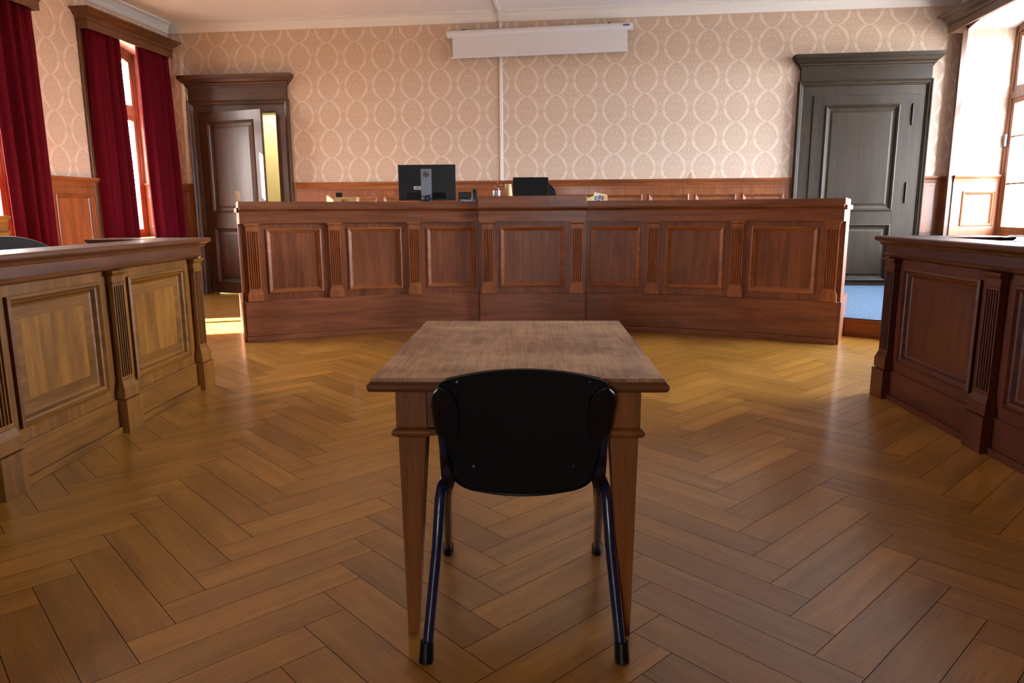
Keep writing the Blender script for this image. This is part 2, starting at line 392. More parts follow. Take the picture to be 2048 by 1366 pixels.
WINS = [(9.28, 0.76), (6.47, 1.07), (3.90, 0.76), (1.40, 0.76)]  # second opening widened on its unseen near side to admit the sun beam
HWR = 0.92
RWINS = [9.20, 6.55]
REARWIN = (-0.75, 0.50)                                     # a window behind the camera
SILL, SPR, RISE = 0.86, 3.42, 0.10
def arch_z(t): return SPR+RISE*(1-(2*t-1)**2)
def wall_mesh(x0, x1, thick, openings, ztop=ZC):
    """openings: (xa, xb, zbottom, ztop or None for arched)"""
    m = MB(); x = x0
    for xa, xb, zb, zt in sorted(openings):
        if xa > x: m.box(x, xa, 0, thick, 0, ztop)
        if zb > 0: m.box(xa, xb, 0, thick, 0, zb)
        if zt is None:
            n = 10
            for i in range(n):
                a, b = xa+(xb-xa)*i/n, xa+(xb-xa)*(i+1)/n; za, zb2 = arch_z(i/n), arch_z((i+1)/n)
                m.hexa([(a, 0, za), (b, 0, zb2), (b, thick, zb2), (a, thick, za)], [(a, 0, ztop), (b, 0, ztop), (b, thick, ztop), (a, thick, ztop)])
        else: m.box(xa, xb, 0, thick, zt, ztop)
        x = xb
    if x < x1: m.box(x, x1, 0, thick, 0, ztop)
    return m
LDOOR = (-5.84, -4.64, 2.64)
wb_ = wall_mesh(XL-LT, XR+RT, BT, [(LDOOR[0], LDOOR[1], 0, LDOOR[2])])
wall_back = tag(wb_.build('wall_back', PAPER, None, FB @ T(0, YB, 0)), kind='structure')
wl = wall_mesh(YR, YB, LT, [(c-h, c+h, SILL, None) for c, h in WINS])
tag(wl.build('wall_left', PAPER, None, FL), kind='structure')
wr = wall_mesh(-YB, -YR, RT, [(-c-HWR, -c+HWR, SILL, None) for c in RWINS])
tag(wr.build('wall_right', PAPER, None, FR), kind='structure')
tag(wall_mesh(-XR-RT, -XL+LT, 0.2, [(-REARWIN[0]-REARWIN[1], -REARWIN[0]+REARWIN[1], SILL, None)]).build('wall_rear', PAPER, None, FREAR), kind='structure')
MB().prism([(1.205, 1.632), (1.262, 1.632), (1.262, 1.655), (1.268, 1.722), (1.235, 1.69)], -0.0015, 0).build('paper_tear', TEAR, wall_back)
# ceiling cove
def cove(x0, x1, frame, name, ext=(0, 0)):
    prof = [(0.0, 3.745), (-0.012, 3.745), (-0.022, 3.76), (-0.045, 3.80), (-0.085, 3.838), (-0.12, 3.85), (-0.135, 3.855), (-0.135, 3.87), (0, 3.87)]
    tag(MB().prismx(prof, x0, x1).build(name, WHITE, None, frame), kind='structure')
cove(XL, XR, FB @ T(0, YB, 0), 'trim_1'); cove(YR, YB, FL, 'trim_2'); cove(-YB, -YR, FR, 'trim_3'); cove(-XR, -XL, FREAR, 'trim_61')

# ------------------------------------------------------------------ wainscot
PROFP = [(0, 0.0), (0.0, -0.012), (0.012, -0.016), (0.02, -0.008), (0.03, -0.006), (0.042, 0.010), (0.05, 0.014)]
def framed_panel(mf, mp, x0, x1, z0, z1, y, depth=0.0, prof=PROFP, nx=1):
    """moulding ring into mf and field into mp; y = frame face"""
    mf.ring(x0, x1, z0, z1, [(o, y+yy) for o, yy in prof], nx)
    o, yy = prof[-1]; mp.face_rect(x0+o, x1-o, z0+o, z1-o, y+yy, nx)
def rails(m, x0, x1, z0, z1, holes, y0, y1, nx=1):
    """solid frame board between x0..x1, z0..z1 with rectangular holes sharing one height band"""
    hz0 = holes[0][2]; hz1 = holes[0][3]; n = max(1, nx*len(holes))
    m.box(x0, x1, y0, y1, z0, hz0, n); m.box(x0, x1, y0, y1, hz1, z1, n)
    x = x0
    for a, b, _, _ in holes:
        if a > x: m.box(x, a, y0, y1, hz0, hz1)
        x = b
    if x < x1: m.box(x, x1, y0, y1, hz0, hz1)
def wainscot(name, frame, x0, x1, panels, mat=WS, top=1.63, capends=(0, 0), y=0.0):
    root = tag(empty(name, frame, ((x0+x1)/2, y, 0)), kind='structure'); o = ((x0+x1)/2, y, 0)
    YF = y-0.022
    m = MB(); pz0, pz1 = 0.28, top-0.20
    if panels:
        rails(m, x0, x1, 0.0, top-0.06, [(a, b, pz0, pz1) for a, b in panels], YF, y-0.001)
    else: m.box(x0, x1, YF, y-0.001, 0, top-0.06)
    m.build('frame', mat['z'], root, origin=o)
    c = MB().prismx([(y-0.001, top-0.09), (YF-0.004, top-0.09), (YF-0.008, top-0.075), (YF-0.012, top-0.05), (YF-0.03, top-0.022), (YF-0.034, top), (y-0.001, top)], x0, x1)
    c.prismx([(YF+0.002, top-0.122), (YF-0.008, top-0.118), (YF-0.008, top-0.108), (YF+0.002, top-0.104)], x0, x1)
    c.build('cap', mat['x'], root, origin=o)
    MB().box(x0, x1, YF-0.014, y-0.001, 0, 0.14).build('baseboard', mat['x'], root, origin=o, bevel=0.003)
    for a, b in panels:
        f = MB(); p = MB(); framed_panel(f, p, a, b, pz0, pz1, YF)
        f.v += []; pp = p.build('panel', mat['z'], root, origin=o); f.build('moulding', mat['z'], pp, origin=o)
    return root
FBK = FB @ T(0, YB, 0)
pan = []
x = 2.498
while x-0.55 > -4.35: pan.append((x-0.55, x)); x -= 0.63
wainscot('trim_4', FBK, -4.40, 2.60, sorted(pan))
wainscot('trim_5', FBK, 4.27, XR, [])
wainscot('trim_6', FBK, XL, -5.97, [])
# piers and aprons on the left and right walls
for i, (c, h) in enumerate([(8.03, 0.44), (5.03, 0.32), (2.65, 0.44)]):
    wainscot('trim_%d' % (7+i), FL, c-h, c+h, [(c-h+0.13, c+h-0.13)])
for i, (c, h) in enumerate(WINS):
    wainscot('trim_%d' % (10+i), FL, c-h-0.04, c+h+0.04, [(c-h+0.1, c-0.04), (c+0.04, c+h-0.1)], top=SILL)
wainscot('trim_14', FL, YR, 0.56, [(YR+0.2+k*0.95, YR+1.0+k*0.95) for k in range(8)])
wainscot('trim_60', FREAR, -XR, -XL, [(-XR+0.2+k*1.0, -XR+1.05+k*1.0) for k in range(10)], top=SILL)
wainscot('trim_15', FR, -8.24, -7.51, [(-8.12, -7.63)])
wainscot('trim_16', FR, -5.59, -YR, [(-5.45+k*0.95, -5.45+k*0.95+0.80) for k in range(13)])
for i, c in enumerate(RWINS):
    wainscot('trim_%d' % (17+i), FR, -c-0.96, -c+0.96, [(-c-0.8, -c-0.04), (-c+0.04, -c+0.8)], top=SILL)
# panelled lower part of the deep window reveals
def reveal_panel(name, frame, yy, flip, x, width):
    fr = frame @ T(x, 0, 0) @ Matrix.Rotation(R(-90*flip), 4, 'Z')
    return fr
for i, c in enumerate(RWINS):
    # far jamb, facing the camera: local x runs outwards through the wall
    fr = FB @ T(XR, c+HWR, 0)
    root = tag(empty('trim_%d' % (19+i), fr, (0.3, 0, SILL)), kind='structure'); o = (0.3, 0, SILL)
    m = MB(); rails(m, 0.0, RT-0.02, SILL, 1.57, [(0.12, 0.52, 0.98, 1.43)], -0.02, -0.001); m.build('frame', WS['z'], root, origin=o)
    MB().prismx([(-0.001, 1.54), (-0.024, 1.54), (-0.03, 1.58), (-0.05, 1.61), (-0.052, 1.63), (-0.001, 1.63)], 0, RT-0.02).build('cap', WS['x'], root, origin=o)
    f = MB(); p = MB(); framed_panel(f, p, 0.12, 0.52, 0.98, 1.43, -0.02)
    pp = p.build('panel', WS['z'], root, origin=o); f.build('moulding', WS['z'], pp, origin=o)
for i, (c, h_) in enumerate(WINS[:2]):
    fr = FB @ T(XL-LT, c+h_, 0)
    root = tag(empty('trim_%d' % (21+i), fr, (0.2, 0, SILL)), kind='structure'); o = (0.2, 0, SILL)
    m = MB(); rails(m, 0.06, LT, SILL, 1.57, [(0.14, 0.38, 0.98, 1.43)], -0.02, -0.001); m.build('frame', WS['z'], root, origin=o)
    MB().prismx([(-0.001, 1.54), (-0.024, 1.54), (-0.03, 1.58), (-0.05, 1.61), (-0.052, 1.63), (-0.001, 1.63)], 0.06, LT).build('cap', WS['x'], root, origin=o)
    f = MB(); p = MB(); framed_panel(f, p, 0.14, 0.38, 0.98, 1.43, -0.02)
    p.build('panel', WS['z'], root, origin=o); f.build('moulding', WS['z'], root, origin=o)

# ------------------------------------------------------------------ windows
def window(n, frame, xc, hw, thick, side):
    """arched casement set at the outer face of the wall; y = outwards"""
    y0 = thick-0.10; o = (xc, thick-0.05, SILL)
    root = tag(empty('window_%d' % n, frame, o), kind='structure')
    def az(x, dz=0.0): return arch_z((x-(xc-hw))/(2*hw))+dz
    m = MB()                                                       # outer frame
    for s in (-1, 1):
        a = xc+s*hw; b = xc+s*(hw-0.07); lo, hi = min(a, b), max(a, b)
        m.box(lo, hi, y0, thick-0.005, SILL, SPR-0.01)
    m.box(xc-hw, xc+hw, y0, thick-0.005, SILL, SILL+0.055)
    k = 12
    for i in range(k):
        a, b = xc-hw+2*hw*i/k, xc-hw+2*hw*(i+1)/k
        m.hexa([(a, y0, az(a)-0.10), (b, y0, az(b)-0.10), (b, thick-0.005, az(b)-0.10), (a, thick-0.005, az(a)-0.10)],
               [(a, y0, az(a)), (b, y0, az(b)), (b, thick-0.005, az(b)), (a, thick-0.005, az(a))])
    TR = 2.60
    m.box(xc-hw+0.07, xc+hw-0.07, y0, thick-0.005, TR-0.045, TR+0.045)
    m.build('window_frame', WF['z'], root, origin=o, bevel=0.004)
    MB().box(xc-hw-0.02, xc+hw+0.02, -0.03, y0, SILL-0.03, SILL+0.001).build('window_sill', WF['x'], root, origin=o, bevel=0.004)
    for s in (-1, 1):                                              # two casements below, two lights above
        xa, xb = (xc-hw+0.07, xc) if s < 0 else (xc, xc+hw-0.07)
        for lo_, zz0, zz1 in ((True, SILL+0.055, TR-0.045), (False, TR+0.045, None)):
            c = MB(); w_ = 0.06
            zt = lambda x: (zz1 if zz1 else az(x)-0.10)
            c.box(xa, xa+w_, y0+0.01, y0+0.06, zz0, min(zt(xa), zt(xa+w_))); c.box(xb-w_, xb, y0+0.01, y0+0.06, zz0, min(zt(xb), zt(xb-w_)))
            c.box(xa+w_, xb-w_, y0+0.01, y0+0.06, zz0, zz0+w_)
            q = 6
            for i in range(q):
                a, b = xa+w_+(xb-xa-2*w_)*i/q, xa+w_+(xb-xa-2*w_)*(i+1)/q
                c.hexa([(a, y0+0.01, zt(a)-w_), (b, y0+0.01, zt(b)-w_), (b, y0+0.06, zt(b)-w_), (a, y0+0.06, zt(a)-w_)],
                       [(a, y0+0.01, zt(a)), (b, y0+0.01, zt(b)), (b, y0+0.06, zt(b)), (a, y0+0.06, zt(a))])
            if lo_ and side == 'r':
                for zm in (1.51, 2.09): c.box(xa+w_, xb-w_, y0+0.02, y0+0.045, zm-0.011, zm+0.011)
            sash = c.build('sash', WF['z'], root, origin=o, bevel=0.003)
            gp = [(xa+w_, y0+0.035, zz0+w_), (xb-w_, y0+0.035, zz0+w_)]
            top = [(xb-w_-(xb-xa-2*w_)*i/6, y0+0.035, zt(xb-w_-(xb-xa-2*w_)*i/6)-w_) for i in range(7)]
            MB().quad(*(gp+top)).build('pane', GLASS, sash, origin=o)
            if lo_ and s < 0:
                h = MB().box(xc-0.022, xc+0.022, y0-0.008, y0+0.01, SILL+0.33, SILL+0.47).tube([(xc, y0-0.03, SILL+0.44), (xc, y0-0.032, SILL+0.33)], 0.009, 8)
                h.build('handle', IRON, sash, origin=o)
    return root
for i, (c, h_) in enumerate(WINS): window(i+1, FL, c, h_, LT, 'l')
wins_r = [window(5+i, FR, -c, HWR, RT, 'r') for i, c in enumerate(RWINS)]
MB().box(-RWINS[0]-HWR+0.03, -RWINS[0]-HWR+0.075, RT-0.125, RT-0.10, 1.98, 2.13).build('alarm_contact', GREYM, wins_r[0], origin=(-RWINS[0], RT-0.05, SILL), bevel=0.004)
wr_ = window(6, FREAR, -REARWIN[0], REARWIN[1], 0.2, 'l')
def portal(frame, xc, hw, thick):
    l = bpy.data.lights.new('window_portal', 'AREA'); l.shape = 'RECTANGLE'; l.size = 2*hw; l.size_y = 2.62; l.cycles.is_portal = True
    o = bpy.data.objects.new('window_portal', l); C.objects.link(o)
    o.matrix_world = frame @ T(xc, thick+0.02, (SILL+3.5)/2) @ Matrix.Rotation(R(-90), 4, 'X')
for c, h_ in WINS: portal(FL, c, h_, LT)
for c in RWINS: portal(FR, -c, HWR, RT)
portal(FREAR, -REARWIN[0], REARWIN[1], 0.2)

# white plastered soffits of the reveals
def soffit(frame, xc, hw, thick, n):
    m = MB(); k = 10
    for i in range(k):
        a, b = xc-hw+2*hw*i/k, xc-hw+2*hw*(i+1)/k; za, zb = arch_z(i/k), arch_z((i+1)/k)
        m.hexa([(a, 0.001, za-0.006), (b, 0.001, zb-0.006), (b, thick-0.1, zb-0.006), (a, thick-0.1, za-0.006)], [(a, 0.001, za), (b, 0.001, zb), (b, thick-0.1, zb), (a, thick-0.1, za)])
    tag(m.build('trim_%d' % n, PLASTER, None, frame, (xc, 0, SPR)), kind='structure')
for i, (c, h_) in enumerate(WINS): soffit(FL, c, h_, LT, 50+i)
for i, c in enumerate(RWINS): soffit(FR, -c, HWR, RT, 54+i)
# window casings on the room side
def casing(frame, xs, z1, depth, w_, ylab, name, label):
    pass
def window_casing(frame, c, hw, n, out=0.03, w_=0.085):
    m = MB()
    for s in (-1, 1):
        a = c+s*(hw+0.0); b = c+s*(hw+w_); m.box(min(a, b), max(a, b), -out, -0.001, 0.0, 3.40)
    ob = m.build('trim_%d' % n, PE['z'], None, frame, (c, 0, 0), bevel=0.004); tag(ob, kind='structure')
for i, (c, h_) in enumerate(WINS): window_casing(FL, c, h_, 30+i, 0.032, 0.125)
for i, c in enumerate(RWINS): window_casing(FR, -c, HWR, 34+i, 0.06, 0.06)

# pelmets
def pelmet(frame, x0, x1, depth, crown, label):
    o = ((x0+x1)/2, 0, 3.37); root = tag(empty('pelmet', frame, o), label, 'pelmet', 'carved wooden pelmets over the windows')
    b = MB()
    b.box(x0, x1, -depth, -depth+0.025, 3.37, 3.50); b.box(x0, x0+0.025, -depth+0.025, -0.001, 3.37, 3.50); b.box(x1-0.025, x1, -depth+0.025, -0.001, 3.37, 3.50)
    b.build('board', PE['x'], root, origin=o, bevel=0.002)
    h = MB().hood(x0, x1, -depth, -0.001, [(0.0, 3.465), (0.012, 3.465), (0.014, 3.475), (0.006, 3.48), (0.008, 3.50), (0.02, 3.515), (0.04, 3.53), (0.052, 3.545), (0.058, 3.56), (crown-0.012, 3.575), (crown, 3.58), (crown, 3.60)])
    h.build('crown_moulding', PE['x'], root, origin=o)
    return root
for (c, h_), lb in zip(WINS, ['dark oak pelmet over the red curtains nearest the open door', 'dark oak pelmet cut off by the left edge of the photo',
                             'dark oak pelmet over the third window from the back wall', 'dark oak pelmet over the fourth window from the back wall']):
    pelmet(FL, c-h_-0.12, c+h_+0.11, 0.155, 0.09, lb)
pelmet(FR, -RWINS[0]-0.95, -RWINS[0]+1.0, 0.23, 0.10, 'dark oak pelmet over the bare window right of the closed door')

pelmet(FR, -RWINS[1]-0.98, -RWINS[1]+0.98, 0.23, 0.10, 'dark oak pelmet over the second window of the right wall')
# curtains
def curtain(frame, t0, t1, b0, b1, label, seed, y=-0.09, group='red velvet curtains'):
    rnd = random.Random(seed); NU, NZ = 96, 22; z1, z0 = 3.49, 0.10
    ph = [rnd.uniform(0, 6.28) for _ in range(4)]; nf = max(2, round((t1-t0)/0.155))
    m = MB()
    for j in range(NZ+1):
        f = j/NZ; z = z1+(z0-z1)*f; a = t0+(b0-t0)*min(1, f*1.3); b = t1+(b1-t1)*min(1, f*1.3)
        for i in range(NU+1):
            u = i/NU; am = 0.030+0.028*min(1, f*2)
            th = 2*math.pi*nf*u + 0.5*math.sin(3.1*u*2+ph[0]) + 0.35*math.sin(f*3+ph[1])
            am *= 0.85+0.45*math.sin(2*math.pi*1.3*u+ph[3])
            d = am*math.sin(th) + 0.012*math.sin(2*th+ph[2]+f*1.5)*(1-0.5*f) + 0.008*math.sin(5*2*math.pi*u+ph[3])
            if f < 0.12: d += 0.007*math.sin(th*3)
            xs = a+(b-a)*(u+0.010*math.sin(th*1.0+1.2))
            m.v.append((xs, y+d*0.85, z))
    for j in range(NZ):
        for i in range(NU):
            p = j*(NU+1)+i; m.f.append((p, p+1, p+NU+2, p+NU+1))
    o = ((b0+b1)/2, y, z0)
    return tag(m.build('curtain', VELVET, None, frame, o, smooth=180, solid=0.004), label, 'curtain', group)
curtain(FL, 8.43, 9.05, 8.45, 9.09, 'red velvet curtain left of the bright gap in the far left window', 1)
curtain(FL, 9.42, 10.08, 9.50, 10.14, 'red velvet curtain right of the bright gap, beside the open door', 2)
curtain(FL, 6.94, 7.60, 7.00, 7.60, 'broad red velvet curtain at the left edge of the photo', 3)
curtain(FL, 5.34, 5.55, 5.34, 5.50, 'red velvet curtain bunched on the near side of the second window', 4)
curtain(FL, 3.36, 4.76, 3.36, 4.76, 'unseen red velvet curtain added to block sun at the third window', 5)  # out of view; added to keep sun streaks off floor and bench front
curtain(FL, 0.62, 2.18, 0.62, 2.18, 'unseen red velvet curtain added to shut light out of the fourth window', 6)  # out of view; added so the near floor stays dark

# ------------------------------------------------------------------ doors
CROWN = [(0.0, 0), (0.012, 0.0), (0.014, 0.018), (0.03, 0.03), (0.034, 0.05), (0.06, 0.068), (0.085, 0.10), (0.10, 0.115), (0.102, 0.14), (0.106, 0.16), (0.0, 0.165)]
def door_case(n, x0, x1, ztop, zc, mat, ox0, ox1, oz, zbase=0.0, deep=0.07, plinth=True):
    """architrave x0..x1 up to ztop, frieze, and a projecting cornice above"""
    o = ((x0+x1)/2, 0, zbase); root = tag(empty('door_%d' % n, FBK, o), kind='structure')
    m = MB()
    # flat lining boards around the opening
    m.box(x0, ox0, -0.035, -0.001, zbase, oz); m.box(ox1, x1, -0.035, -0.001, zbase, oz); m.box(x0, x1, -0.035, -0.001, oz, ztop)
    m.build('door_frame', mat['z'], root, origin=o, bevel=0.002)
    # architrave moulding: U shape with mitres
    a = MB(); prof = [(0, -0.035), (0, -deep-0.012), (0.012, -deep-0.016), (0.022, -deep-0.006), (0.028, -deep), (0.045, -deep+0.004), (0.052, -0.052), (0.062, -0.048), (0.068, -0.035)]
    L = [[(x0+q, yy, zbase), (x0+q, yy, ztop-q), (x1-q, yy, ztop-q), (x1-q, yy, zbase)] for q, yy in prof]
    b = len(a.v)
    for l in L: a.v += l
    for j in range(len(L)-1):
        for k in range(3): a.f.append((b+4*j+k, b+4*j+k+1, b+4*j+5+k, b+4*j+4+k))
    a.build('architrave', mat['z'], root, origin=o)
    MB().box(x0+0.02, x1-0.02, -deep+0.005, -0.001, ztop, zc).build('frieze', mat['x'], root, origin=o)
    h = MB().hood(x0+0.02, x1-0.02, -deep+0.005, -0.001, [(q, zc-0.02+z) for q, z in CROWN]); h.build('cornice', mat['x'], root, origin=o)
    return root, o
def door_leaf(name, parent, fr_or_origin, w_, h, mat, hinge_left=True, thick=0.045, z0=0.0, px=(0.10, 0.16), bands=((0.14, 1.02), (1.19, None)), frame=None):
    """leaf in local coords: x 0..w, front face y=0 (towards -y)"""
    pan = [(a, b if b else h-0.13) for a, b in bands]
    m = MB(); xa, xb = px[0], w_-px[1]
    zs = [z0]+[z for p in pan for z in p]+[h]
    m.box(0, xa, 0, thick, z0, h); m.box(xb, w_, 0, thick, z0, h)
    for i in range(0, len(zs), 2): m.box(xa, xb, 0, thick, zs[i], zs[i+1])
    return m, pan, xa, xb
PROFD = [(0, 0.0), (0.0, -0.010), (0.014, -0.016), (0.024, -0.006), (0.032, -0.002), (0.038, 0.012), (0.052, 0.016), (0.07, 0.02), (0.074, 0.017), (0.10, 0.010)]
# open door, back left
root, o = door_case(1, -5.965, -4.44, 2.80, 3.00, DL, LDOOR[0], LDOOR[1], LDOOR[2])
MB().box(LDOOR[0]+0.0, LDOOR[0]+0.02, 0, BT, 0, LDOOR[2]).box(LDOOR[1]-0.02, LDOOR[1], 0, BT, 0, LDOOR[2]).box(LDOOR[0], LDOOR[1], 0, BT, LDOOR[2]-0.02, LDOOR[2]).build('jamb_lining', DL['z'], root, origin=o)
ang = -math.atan2(0.32, 1.09)
lf = FBK @ T(-5.82, -0.03, 0) @ Matrix.Rotation(ang, 4, 'Z')
leafroot = tag(empty('door_3', lf, (0, 0, 0)), kind='structure')
m, pan, xa, xb = door_leaf('leaf', None, None, 1.14, 2.63, DL, px=(0.14, 0.14), bands=((0.16, 0.99), (1.20, 2.50)), z0=0.012)
leaf = m.build('door_leaf', DL['z'], leafroot)
for a, b in pan:
    f = MB(); p = MB(); framed_panel(f, p, xa, xb, a, b, 0.0, prof=PROFD); pp = p.build('panel', DL['z'], leafroot); f.build('moulding', DL['z'], pp)
    f = MB().box(xa, xb, 0.03, 0.035, a, b); f.build('back_panel', DL['z'], leafroot)
for z in (0.35, 1.25, 2.3): MB().lathe([(0.011, z-0.06), (0.012, z-0.055), (0.012, z+0.055), (0.011, z+0.06)], -0.004, -0.012, 10).build('hinge', IRON, leafroot, smooth=40)
h = MB().box(1.075, 1.115, -0.008, 0.0, 0.98, 1.18).tube([(1.095, -0.005, 1.11), (1.095, -0.05, 1.11), (1.0, -0.055, 1.11)], 0.010, 10); h.build('handle', IRON, leafroot)
# closed door, back right, on the raised floor
DZ = 0.18
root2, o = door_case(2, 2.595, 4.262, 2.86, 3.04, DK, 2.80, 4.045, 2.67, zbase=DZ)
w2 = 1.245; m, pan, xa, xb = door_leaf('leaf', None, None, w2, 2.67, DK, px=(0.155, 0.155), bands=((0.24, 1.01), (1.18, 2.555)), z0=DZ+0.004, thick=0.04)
o3 = (2.80, -0.05, 0)
def sh(mb, dx=2.80, dy=-0.05):
    mb.v = [(a+dx, b+dy, c) for a, b, c in mb.v]; return mb
sh(m).build('door_leaf', DK['z'], root2, origin=o, bevel=0.002)
for a, b in pan:
    f = MB(); p = MB(); framed_panel(f, p, xa, xb, a, b, 0.0, prof=PROFD); pp = sh(p).build('panel', DK['z'], root2, origin=o); sh(f).build('moulding', DK['z'], pp, origin=o)
for z in (0.5, 1.42, 2.42):
    q = MB().lathe([(0.004, z-0.14), (0.009, z-0.13), (0.006, z-0.12), (0.011, z-0.115), (0.011, z+0.115), (0.006, z+0.12), (0.009, z+0.13), (0.004, z+0.14)], 4.045, -0.062, 10)
    q.build('hinge', IRON, root2, origin=o, smooth=40)
q = MB().box(2.86, 2.90, -0.058, -0.05, 1.02, 1.22).tube([(2.88, -0.055, 1.15), (2.88, -0.10, 1.15), (2.98, -0.105, 1.15)], 0.010, 10); q.build('handle', IRON, root2, origin=o)

# corridor behind the open door
tag(MB().box(-6.6, -3.9, 1.1, 1.2, 0, 3.2).build('wall_corridor', YELLOW, None, FBK), kind='structure')
tag(MB().box(-6.6, -6.5, BT, 1.1, 0, 3.2).build('wall_corridor_left', YELLOW, None, FBK), kind='structure')
tag(MB().box(-4.0, -3.9, BT, 1.1, 0, 3.2).build('wall_corridor_right', YELLOW, None, FBK), kind='structure')
tag(MB().box(-6.6, -3.9, BT, 1.2, 3.2, 3.3).build('ceiling_corridor', WHITE, None, FBK), kind='structure')
tag(MB().box(-6.5, -4.0, 1.075, 1.1, 2.755, 2.785).build('trim_40', BLKM, None, FBK), kind='structure')
lt = bpy.data.lights.new('corridor_fill', 'AREA'); lt.energy = 20; lt.size = 0.8; lt.color = (1, 0.96, 0.86)  # fill light without a fixture, added to brighten the yellow corridor
lo = bpy.data.objects.new('corridor_fill', lt); C.objects.link(lo); lo.matrix_world = FBK @ T(-5.0, 0.6, 3.15)

# ------------------------------------------------------------------ judge bench
BC = Vector((0.0093, 2.374, 0)); BR = 4.95; A0 = R(2.35)
def wj(p):
    a = A0+p[0]/BR; r = BR+p[1]
    return Vector((BC.x+r*math.sin(a), BC.y+r*math.cos(a), p[2]))
def ja(deg): return R(deg)*BR
jo = (0.2, 7.6, 0); JR = tag(empty('judges_bench', FW, jo), 'long curved reddish oak bench with fluted pilasters and raised middle', 'bench')
def jb(m, name, mat, parent=JR, **k): return m.build(name, mat, parent, origin=jo, warp=wj, **k)
SECT = [(ja(-32.7), ja(-6.3), 0.0, 0.0), (ja(-6.3), ja(6.3), -0.05, 0.05), (ja(6.3), ja(33.75), 0.0, 0.0)]
PILS = [(-31.5, 0), (-22.75, 0), (-13.8, 0), (-5.25, 1), (5.25, 1), (13.95, 0), (23.15, 0), (32.75, 0)]
PROFJ = [(0, 0.0), (0.0, -0.010), (0.010, -0.014), (0.018, -0.010), (0.022, -0.002), (0.034, 0.004), (0.042, 0.014)]
for x0, x1, dy, dz in SECT:
    n = max(4, int((x1-x0)/0.12)); back = 0.05
    jb(MB().box(x0, x1, -0.030+dy, back, 0.05, 0.385, n), 'plinth', JB['x'], bevel=0.006)
    jb(MB().box(x0, x1, -0.040+dy, back, 0.0, 0.05, n), 'plinth_strip', JB['x'], bevel=0.004)
    jb(MB().box(x0, x1, -0.036+dy, back, 1.100, 1.203, n), 'fascia', JB['x'])
    c = MB().prismx([(back, 1.203), (dy-0.036, 1.203), (dy-0.042, 1.208), (dy-0.044, 1.214), (dy-0.056, 1.224), (dy-0.072, 1.23), (dy-0.074, 1.243), (back, 1.243)], x0-0.02*(dy < 0), x1+0.02*(dy < 0), n)
    jb(c, 'cornice_moulding', JB['x'])
    jb(MB().box(x0, x1, -0.02+dy, back, 1.243, 1.300+dz, n), 'parapet_rail', JB['x'], bevel=0.003)
    dk_z = 0.14 if dz else 0.0
    jb(MB().box(x0+0.02+(0.13 if x0 < ja(-20) else 0), x1-0.02-(0.13 if x1 > ja(20) else 0), back, 0.80, 1.165+dk_z, 1.195+dk_z, n), 'desk_top', JB['x'], bevel=0.003)
bays = [(-31.5, -22.75, 0), (-22.75, -13.8, 0), (-13.8, -6.3, 0), (-5.25, 5.25, 1), (6.3, 13.95, 0), (13.95, 23.15, 0), (23.15, 32.75, 0)]
for a, b, cen in bays:
    dy = -0.05 if cen else 0.0
    xa, xb = ja(a), ja(b)
    if a == -6.3 or a == 6.3: pa = xa+0.035
    else: pa = xa+0.125
    if b == -6.3: pb = xb-0.035
    else: pb = xb-0.125
    m = MB(); rails(m, xa, xb, 0.385, 1.10, [(pa, pb, 0.447, 1.05)], dy, 0.05, 6)
    fr = jb(m, 'bay_frame', JB['z'])
    f = MB(); p = MB(); framed_panel(f, p, pa, pb, 0.447, 1.05, dy, prof=PROFJ, nx=6)
    pp = jb(p, 'panel', JB['z'], bevel=0); jb(f, 'panel_moulding', JM['x'], fr)
for a_, b_, y_ in ((-32.7, -31.5, 0), (32.75, 33.75, 0), (-6.3, -5.25, -0.05), (5.25, 6.3, -0.05)):
    jb(MB().box(ja(a_), ja(b_), y_, 0.05, 0.385, 1.1), 'stile', JB['z'])
def fluted(w_, z0, z1, nfl=5, depth=0.010, y=0.0):
    """front of a pilaster shaft with rounded flutes, cross-section extruded in z"""
    m = MB(); pts = [(-w_/2, y+0.05), (-w_/2, y)]
    lw = w_/(nfl*1.0+0.6); step = lw
    for k in range(nfl):
        c = (k-(nfl-1)/2)*step; r = step*0.34
        pts.append((c-r, y))
        for q in range(1, 6):
            g = math.pi*q/6; pts.append((c-r*math.cos(g), y+depth*math.sin(g)))
        pts.append((c+r, y))
    pts += [(w_/2, y), (w_/2, y+0.05)]
    n = len(pts)
    m.v += [(a, b, z0) for a, b in pts]+[(a, b, z1) for a, b in pts]
    for k in range(n): m.f.append((k, (k+1) % n, n+(k+1) % n, n+k))
    m.f.append(tuple(range(n-1, -1, -1))); m.f.append(tuple(range(n, 2*n)))
    return m
def pilaster_parts(w_, zb, zt, capt, base_h=0.06, nfl=5, y=-0.03):
    """shaft, capital and base as one pilaster around x=0; zb..zt whole height"""
    m = MB(); m.add(fluted(w_, zb+base_h+0.02, zt-capt, nfl, 0.012, y))
    m.box(-w_/2, w_/2, y-0.0, 0.02, zb+base_h, zb+base_h+0.02).box(-w_/2, w_/2, y-0.001, 0.02, zt-capt, zt-capt+0.012)
    m.hood(-w_/2, w_/2, y, 0.02, [(0.0, zt-capt+0.012), (0.006, zt-capt+0.014), (0.006, zt-capt+0.022), (0.0, zt-capt+0.024), (0.0, zt-0.028), (0.008, zt-0.022), (0.014, zt-0.012), (0.016, zt-0.010), (0.016, zt)])
    m.hood(-w_/2, w_/2, y, 0.02, [(0.016, zb), (0.016, zb+base_h*0.62), (0.012, zb+base_h*0.7), (0.002, zb+base_h)])
    return m
PM = pilaster_parts(0.108, 0.385, 1.10, 0.072, 0.095)
